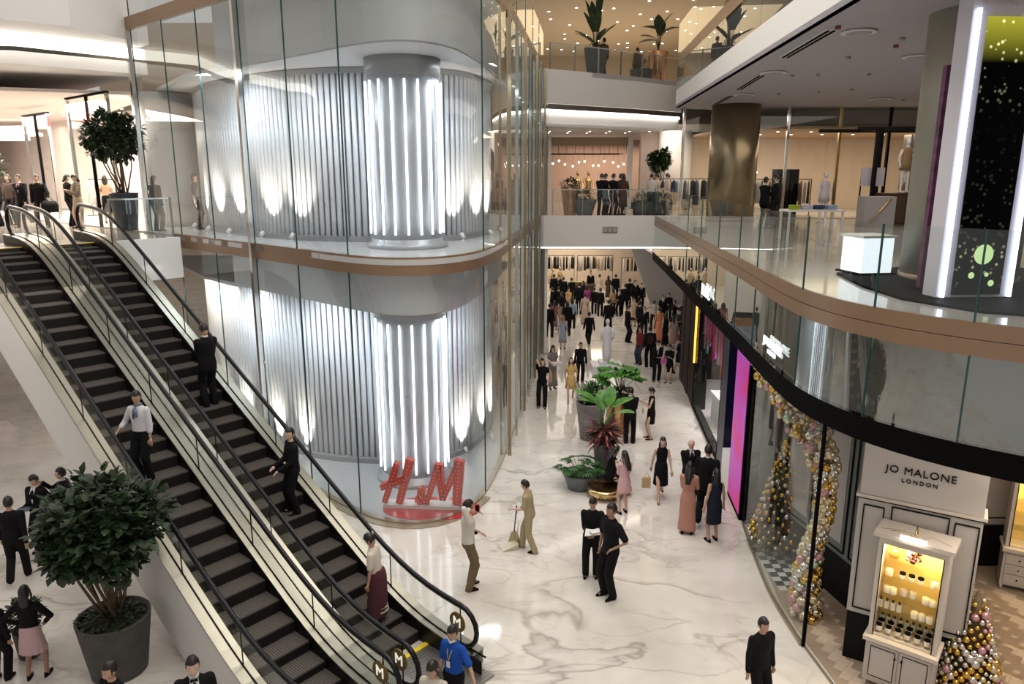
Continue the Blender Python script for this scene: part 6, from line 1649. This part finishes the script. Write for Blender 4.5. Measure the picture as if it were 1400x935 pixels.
# ---- middle and far corridor (position, then how each one looks)
FAR = [
 ('man in a suit and tie facing the camera beside the woman with a pink bag', (899, 465), (897, 521), 180, ('suit', BLK, WHT, (.5, .45, .4)), 'front', 'short', 1),
 ('woman in a short black dress with a small pink bag bending her head', (911, 473), (914, 523), 150, ('dress', BLK, .5, .5, 1.2), 'phone_low', 'short', 1),
 ('man in a dark red shirt with a black backpack and jeans', (877, 447), (874, 498), 120, ('shirt', (.16, .02, .03), .6, (.03, .04, .07), .86), 'stand', 'short', 0),
 ('man in a black suit seen from behind next to the man with the backpack', (889, 446), (887, 502), 0, SUITB, 'stand', 'short', 0),
 ('person in a dark dress partly behind the dark panelled wall end', (931, 470), (928, 512), 60, ('dress', NAVY, .4, .6, 1.1), 'walk', 'short', 1),
 ('woman in an apricot orange gown', (901, 420), (900, 468), 0, ('dress', (.72, .28, .15), .1, .12, 1.1), 'stand', 'bun', 1),
 ('woman in a black gown beside the apricot gown', (909, 428), (909, 473), 20, ('dress', BLK, 0, .1, 1.0), 'stand', 'long', 1),
 ('woman in a floral skirt with long dark hair and a tan bag', (919, 433), (919, 477), 15, ('skirt', (.50, .38, .36), .5, (.48, .32, .30), .3, 1.1), 'stand', 'long', 1),
 ('man in a grey suit right of the floral skirt', (925, 426), (928, 465), 160, ('suit', (.07, .075, .08), None, None), 'front', 'short', 1),
 ('woman in a white top with both arms spread wide', (896, 411), (893, 450), 0, ('shirt', (.55, .50, .44), 1, BLK), 'spread', 'short', 0),
 ('tall man in black with his head near the corner of the grey slanted wall', (905, 404), (905, 443), 180, SUIT, 'stand', 'short', 1),
 ('man in black behind the crowd, highest of the group by the dark wall', (912, 401), (913, 438), 180, BTOP, 'stand', 'short', 0),
 ('man in black filming at the right of the crowd by the dark wall', (921, 411), (921, 450), 100, BTOP, 'photo', 'short', 0),
 ('person in black at the dark wall end, rightmost of the crowd', (931, 412), (932, 452), 90, BTOP, 'photo', 'short', 0),
 ('man in black bending at the right of the crowd next to the grey suit', (934, 428), (934, 470), 90, BTOP, 'front', 'short', 0),
 ('man in a suit in profile holding a glass in the middle of the corridor', (856, 417), (857, 468), -80, ('suit', BLK, WHT, None), 'front', 'short', 1),
 ('tall man in a black suit at the left of a pair near the slanted wall', (876, 412), (873, 458), -60, SUIT, 'stand', 'short', 1),
 ('man in a black suit facing the camera, beside the tall one near the slanted wall', (882, 420), (880, 461), 170, SUIT, 'stand', 'short', 1),
 ('woman in a beige dress behind the man in profile', (862, 408), (866, 446), 150, ('dress', (.42, .33, .25), .3, .3, 1.1), 'front', 'long', 1),
 ('broad man in a black suit seen from behind above the white statue', (834, 410), (831, 455), 0, SUITB, 'stand_wide', 'short', 0),
 ('man in a black suit walking away alone in the open corridor', (806, 427), (805, 472), 10, SUITB, 'walk', 'short', 0),
 ('blonde woman in a pale blue grey dress', (770, 431), (769, 477), -10, ('dress', (.34, .36, .44), .8, .35, 1.15), 'stand', 'long', 1),
 ('man in black at the left edge of the corridor crowd', (751, 415), (751, 461), -10, SUITB, 'stand_wide', 'short', 0),
 ('woman in a brown rose dress beside the man at the left edge', (757, 414), (758, 451), 0, ('dress', (.22, .10, .09), .2, .2, 1.0), 'stand', 'long', 0),
 ('woman in a dark jacket seen from behind left of the denim jacket', (774, 412), (775, 459), 0, ('shirt', BLK, 1, BLK, .8), 'stand', 'bob', 0),
 ('woman in a pale blue denim jacket', (783, 408), (782, 449), -10, ('shirt', (.26, .34, .42), 1, BLK, .86), 'stand', 'long', 1),
 ('woman in a floor length dusty pink gown seen from behind', (802, 401), (799, 443), 0, ('dress', (.50, .38, .33), .5, .08, 1.1), 'stand', 'bun', 1),
 ('man in a black suit seen from behind left of a similar man', (811, 393), (812, 429), 0, SUITB, 'stand', 'short', 0),
 ('man in a black suit seen from behind right of a similar man', (820, 394), (820, 432), -10, SUITB, 'stand', 'short', 0),
 ('man in a black suit seen from behind between the gold and the magenta dresses', (791, 386), (791, 430), 0, SUITB, 'stand', 'short', 0),
 ('woman in a magenta top', (801, 391), (801, 428), 20, ('shirt', (.38, .06, .26), .6, BLK, .86), 'stand', 'bob', 1),
 ('woman in a gold sequin dress', (776, 393), (777, 430), 160, ('dress', (.50, .33, .14), .3, .3, 1.0), 'front', 'long', 1),
 ('man in black by the white corridor edge in front of the gold mannequins', (762, 392), (763, 430), -40, SUIT, 'stand', 'short', 1),
 ('woman in a black top with light trousers behind the denim jacket', (768, 399), (768, 440), 30, ('shirt', BLK, .5, (.25, .22, .2)), 'stand', 'bob', 1),
 ('woman in a tan fur jacket', (837, 394), (838, 430), 10, ('shirt', (.36, .24, .13), 1, BLK, .8), 'stand', 'long', 1),
 ('man in a black suit holding a tan coat', (843, 396), (846, 432), 150, SUIT, 'front', 'short', 1),
 ('wide shouldered man in black, left of three beside the slanted wall', (853, 388), (854, 430), 0, SUITB, 'stand_wide', 'short', 0),
 ('man in black, middle of three beside the slanted wall', (860, 381), (860, 420), 20, SUITB, 'stand', 'short', 0),
 ('man in black, right of three beside the slanted wall', (867, 383), (867, 424), -160, SUIT, 'stand', 'short', 1),
 ('person in black half hidden by the foot of the slanted wall', (876, 387), (876, 423), 170, SUIT, 'stand', 'short', 1),
 ('broad man in black in front of the hanging clothes', (840, 375), (841, 411), 0, SUITB, 'stand_wide', 'short', 0),
 ('woman in a dark brown dress in front of the hanging clothes', (831, 377), (831, 412), 10, ('dress', (.07, .05, .035), .5, .3, 1.0), 'stand', 'long', 1),
 ('woman in a backless white dress in front of the hanging clothes', (819, 375), (819, 410), 0, ('dress', (.62, .55, .48), 0, .2, 1.1), 'stand', 'bun', 1),
 ('man in black beside the dark display table', (807, 371), (807, 405), 180, SUIT, 'stand', 'short', 1),
 ('person in black at the right end of the dark display table', (797, 384), (797, 420), 60, BTOP, 'stand', 'bob', 0),
 ('man in black left of the dark display table', (781, 380), (781, 415), 30, SUIT, 'stand', 'short', 1),
 ('man in a dark suit in front of the gold mannequins', (770, 379), (770, 414), 0, SUITB, 'stand', 'short', 0),
 ('woman in black by the gold mannequins with a white collar', (764, 376), (764, 409), 150, ('suit', BLK, WHT, None), 'stand', 'bob', 1),
 ('man in black at the far left of the far shop', (757, 375), (757, 411), 0, SUITB, 'stand', 'short', 0),
 ('person in black near the left wall behind the crowd', (756, 393), (755, 430), 60, BTOP, 'stand', 'short', 0),
]
FR = {}
for a in FAR:
    FR[a[0]] = person(a[0], a[1], a[2], a[3], a[4], a[5], a[6], a[7], extra={'parts': [backpack]} if 'backpack' in a[0] else ({'haircol': (.38, .20, .08)} if 'blonde' in a[0] else None))
# ---- people on the bridge
def up(label, px, hy, Y, face, outfit, pose, hair, skin=1, h=1.72, **k):
    return person(label, None, None, face, outfit, pose, hair, skin, P=Vector(((px - 700) / 1000 * (Y * CP + 1.75 * SP), Y, 6.0)), h=h, **k)
up('man in a black suit, leftmost of the group leaning on the bridge railing', 821, 245, 31.6, -30, SUITB, 'front', 'short')
up('man in a dark suit in profile second in the group on the bridge', 826, 247, 32.0, -70, SUIT, 'front', 'short')
up('man in a black suit, middle of the group on the bridge', 837, 244, 31.6, -50, SUIT, 'front', 'short')
up('man in black turned to the woman in the brown dress on the bridge', 847, 248, 32.1, -80, SUIT, 'front', 'short')
up('woman in a long brown dress leaning on the bridge railing', 851, 248, 31.6, 0, ('dress', (.07, .035, .025), .5, .35, 1.0), 'stand', 'long')
up('woman in a white blouse at the left of the trio by the potted tree', 889, 248, 31.6, -30, ('shirt', (.55, .5, .48), .8, BLK), 'front', 'short', female=True)
up('man in a grey patterned outfit in the trio by the potted tree', 897, 245, 32.2, 60, ('shirt', (.40, .38, .36), .8, (.16, .17, .18)), 'front', 'short')
up('man in a pale shirt sitting half turned at the right end of the bridge', 911, 249, 31.9, 80, ('shirt', (.50, .42, .38), .8, BLK), 'front', 'short')
up('man in black talking, left of two behind the right gallery railing', 1042, 250, 24.0, -60, SUIT, 'crossed', 'short', h=1.62)
up('man in a black suit, right of two behind the right gallery railing', 1057, 246, 24.0, 60, SUIT, 'front', 'short', h=1.70)
# ---- top floor
for px, Y, lab, hh in ((825, 35.6, 'dark clothed person behind the tall plant on the top floor bridge', 1.7), (870, 38.2, 'person in brown standing at the top floor railing', 1.7)):
    person(lab, None, None, 30, ('shirt', (.10, .06, .04), 1, BLK), 'stand', 'short', 1, P=Vector(((px - 700) / 1000 * (Y * CP - 4.3 * SP), Y, 12.05)), h=hh)
# ---- left upper floor
def upl(label, px, py, face, outfit, pose, hair, skin=1, h=1.7, **k):
    P = at(px, py, 6.0 + h); P.z = 6.0
    return P
def ul(label, px, Y, face, outfit, pose, hair, skin=1, h=1.7, **k):
    return person(label, None, None, face, outfit, pose, hair, skin, P=Vector(((px - 700) / 1000 * (Y * CP + 1.75 * SP), Y, 6.0)), h=h, **k)
ul('woman in dark clothes left of the young man with the pink shirt', 20, 25.6, 170, ('shirt', (.10, .07, .06), 1, BLK), 'stand', 'long')
ul('young man in an open black jacket over a pink shirt on the upper left floor', 36, 24.6, 175, ('suit', BLK, (.52, .30, .32), None), 'walk', 'short')
bagman = ul('young man in black carrying a big black bag on the upper left floor', 60, 24.4, 200, BTOP, 'lead', 'short')
ul('person in black left of the woman in the beige trench coat', 99, 24.9, -40, BTOP, 'front', 'bob')
ul('woman in a beige trench coat at the head of the right escalator', 111, 24.2, 150, ('skirt', (.22, .17, .12), 1, (.42, .33, .22), .5, 1.1), 'phone_low', 'bob')
ul('woman with long hair in a peach top behind the tall dark pot', 150, 26.5, 30, ('skirt', (.60, .35, .24), .4, BLK, .4, 1.0), 'stand', 'long', h=1.66)
ul('person in black with a red bag behind the steel post of the upper tower', 217, 22.9, -20, BTOP, 'stand', 'bob', h=1.66)
ul('person with grey brown hair behind the rack of dark clothes', 272, 23.6, -80, ('shirt', (.12, .11, .11), 1, BLK), 'stand', 'bob', h=1.72, extra={'haircol': (.14, .11, .09)})
ul('dark clothed person cut by the left edge on the upper floor', 3, 25.0, 100, BTOP, 'stand', 'short', h=1.65)
# ================================================================== things people hold, statue
def held(name, mb, m, loc, rz, label, cat, rot=None):
    o = mb.build(name, m, loc=loc, rz=rz); tag(o, label, cat)
    if rot: o.rotation_euler = rot
    return o
held('tablet_computer', MB().box((0, 0, 0), (.26, .18, .012)), mat('tablet_face', (.10, .13, .18), .2), hand_world(tab, 0, (.07, .06, .03)), 0, 'flat tablet held by the man in the suit left of the fig tree', 'tablet')
p = hand_world(c1p, 0, (.04, .06, .02)); b = MB()
b.add([(-.16, -.1, 0), (.12, -.13, .05), (.20, .08, .02), (-.12, .12, .04), (-.16, -.1, .012), (.12, -.13, .062), (.20, .08, .032), (-.12, .12, .052)], [(3, 2, 1, 0), (4, 5, 6, 7), (0, 1, 5, 4), (1, 2, 6, 5), (2, 3, 7, 6), (3, 0, 4, 7)])
b.box((.05, -.02, .07), (.22, .15, .01), .4); held('paper_sheets', b, cloth((.75, .74, .72)), p, 0, 'white papers in the hands of the man in black', 'paper')
pq = hand_world(c1p, 1); held('phone', MB().box((0, 0, 0), (.07, .14, .01)), M_BLACK, pq + Vector((0, -.06, .03)), .3, 'black phone in the hand of the man with the papers', 'phone')
held('phone', MB().box((0, 0, 0), (.02, .07, .14)), M_BLACK, hand_world(ph, 1, (.01, .02, .06)), R(-75), 'black phone at the ear of the man in khaki trousers', 'phone')
o = empty('shoulder_camera', hand_world(ph, 0, (-.02, -.18, .02)), R(-75)); tag(o, 'black camera hanging at the hip of the man on the phone', 'camera')
MB().box((0, 0, 0), (.09, .15, .11)).build('body', M_MATTBLACK, o); MB().tube([(0, .0, 0), (0, .14, -.02)], .045, 12).build('lens', M_BLACK, o)
# broom and dustpan
h0 = hand_world(br, 0); h1 = hand_world(br, 1); hb_ = (h0 + h1) / 2; gp_ = at(703, 744)
o = empty('broom', gp_ + Vector((0, 0, .02))); tag(o, 'broom with blue handle held by the cleaner', 'broom')
MB().tube([(0, 0, .25), tuple(hb_ + (hb_ - gp_) * .1 - gp_)], .014, 8).build('handle', mat('blue_handle', (.04, .08, .20), .4), o)
MB().hexa([(-.14, -.05, -.01), (.14, -.05, -.01), (.14, .05, -.01), (-.14, .05, -.01), (-.06, -.03, .28), (.06, -.03, .28), (.06, .03, .28), (-.06, .03, .28)]).build('bristles', mat('straw', (.45, .38, .22), .9), o)
gp2 = at(697, 749); o = empty('dustpan', gp2, R(20)); tag(o, 'cream dustpan on the marble beside the broom', 'dustpan')
MB().hexa([(-.2, -.13, .005), (.16, -.13, .005), (.16, .13, .005), (-.2, .13, .005), (-.2, -.13, .02), (.16, -.13, .12), (.16, .13, .12), (-.2, .13, .02)]).build('pan', mat('cream_plastic', (.60, .55, .42), .4), o)
MB().tube([(.14, 0, .1), (.20, 0, .55)], .012, 8).build('handle', mat('cream_plastic'), o)
held('flat_white_box', MB().box((0, 0, 0), (.42, .28, .08)), cloth((.72, .66, .64)), hand_world(box_w, 0, (.08, .14, .02)), R(200), 'flat white gift box carried by the woman in the striped skirt', 'box')
o = MB(); o.box((0, 0, 0), (.24, .04, .14)); held('clutch_bag', o, cloth((.62, .52, .38)), hand_world(bkw, 0, (-.02, -.02, -.22)), R(85), 'cream clutch under the arm of the woman in the short black dress', 'bag')
b = MB(); b.loft([(0, 0, -.2, .13, .06), (0, 0, -.1, .14, .07), (0, 0, .02, .12, .05)], 12); b.tube([(-.09, 0, 0), (0, 0, .22), (.09, 0, 0)], .009, 6)
held('shoulder_bag', b, M_MATTBLACK, at(848, 640, .95), R(30), 'small black shoulder bag of the woman in the pale pink dress', 'bag')
b = MB(); b.loft([(0, 0, -.42, .26, .12), (0, 0, -.2, .28, .13), (0, 0, -.06, .2, .08)], 14); b.tube([(-.14, 0, -.1), (0, 0, .12), (.14, 0, -.1)], .012, 6)
held('black_tote_bag', b, M_MATTBLACK, hand_world(bagman, 0, (-.05, .05, -.05)), R(60), 'big black bag held by the young man on the upper left floor', 'bag')
for nm, key, c_, lab in (('pink_bag', 'woman in a short black dress with a small pink bag bending her head', (.60, .15, .38), 'small pink bag of the woman bending her head'), ('tan_bag', 'woman in a floral skirt with long dark hair and a tan bag', (.30, .12, .05), 'tan shoulder bag of the woman in the floral skirt')):
    b = MB(); b.box((0, 0, -.1), (.22, .08, .2)); b.tube([(-.08, 0, 0), (0, 0, .16), (.08, 0, 0)], .008, 5)
    held('handbag', b, cloth(c_), hand_world(FR[key], 1, (.06, .02, -.1)), .3, lab, 'bag')
b = MB(); b.box((0, 0, -.14), (.20, .07, .26)); b.tube([(-.06, 0, 0), (0, 0, .16), (.06, 0, 0)], .008, 5); held('paper_bag', b, cloth((.55, .40, .22)), at(884, 640 + 12, .62), .2, 'tan bag hanging beside the woman in the black midi dress', 'bag')
# white statue on a plinth
o = empty('white_statue', at(829, 503)); tag(o, 'white life size statue figure on a low white plinth in the corridor', 'statue')
MW = mat('statue_white', (.80, .78, .84), .35)
MB().box((0, 0, .09), (1.25, 1.0, .18)).build('plinth', MW, o); MB().box((0, 0, .24), (.62, .62, .14)).build('upper_plinth', MW, o)
b = MB(); b.loft([(0, 0, .30, .14, .12), (0, 0, .7, .15, .12), (0, 0, 1.15, .17, .12), (0, 0, 1.35, .14, .10), (0, 0, 1.55, .19, .12), (0, 0, 1.68, .17, .09), (0, 0, 1.73, .06, .06), (0, 0, 1.80, .05, .05)], 16)
b.ball((0, .01, 1.92), (.085, .10, .125), 14, 10)
for q in (-1, 1): b.tube([(q * .18, 0, 1.64), (q * .25, -.02, 1.36), (q * .2, .1, 1.15)], [.055, .045, .035], 8)
b.build('figure', MW, o)
flush_people()
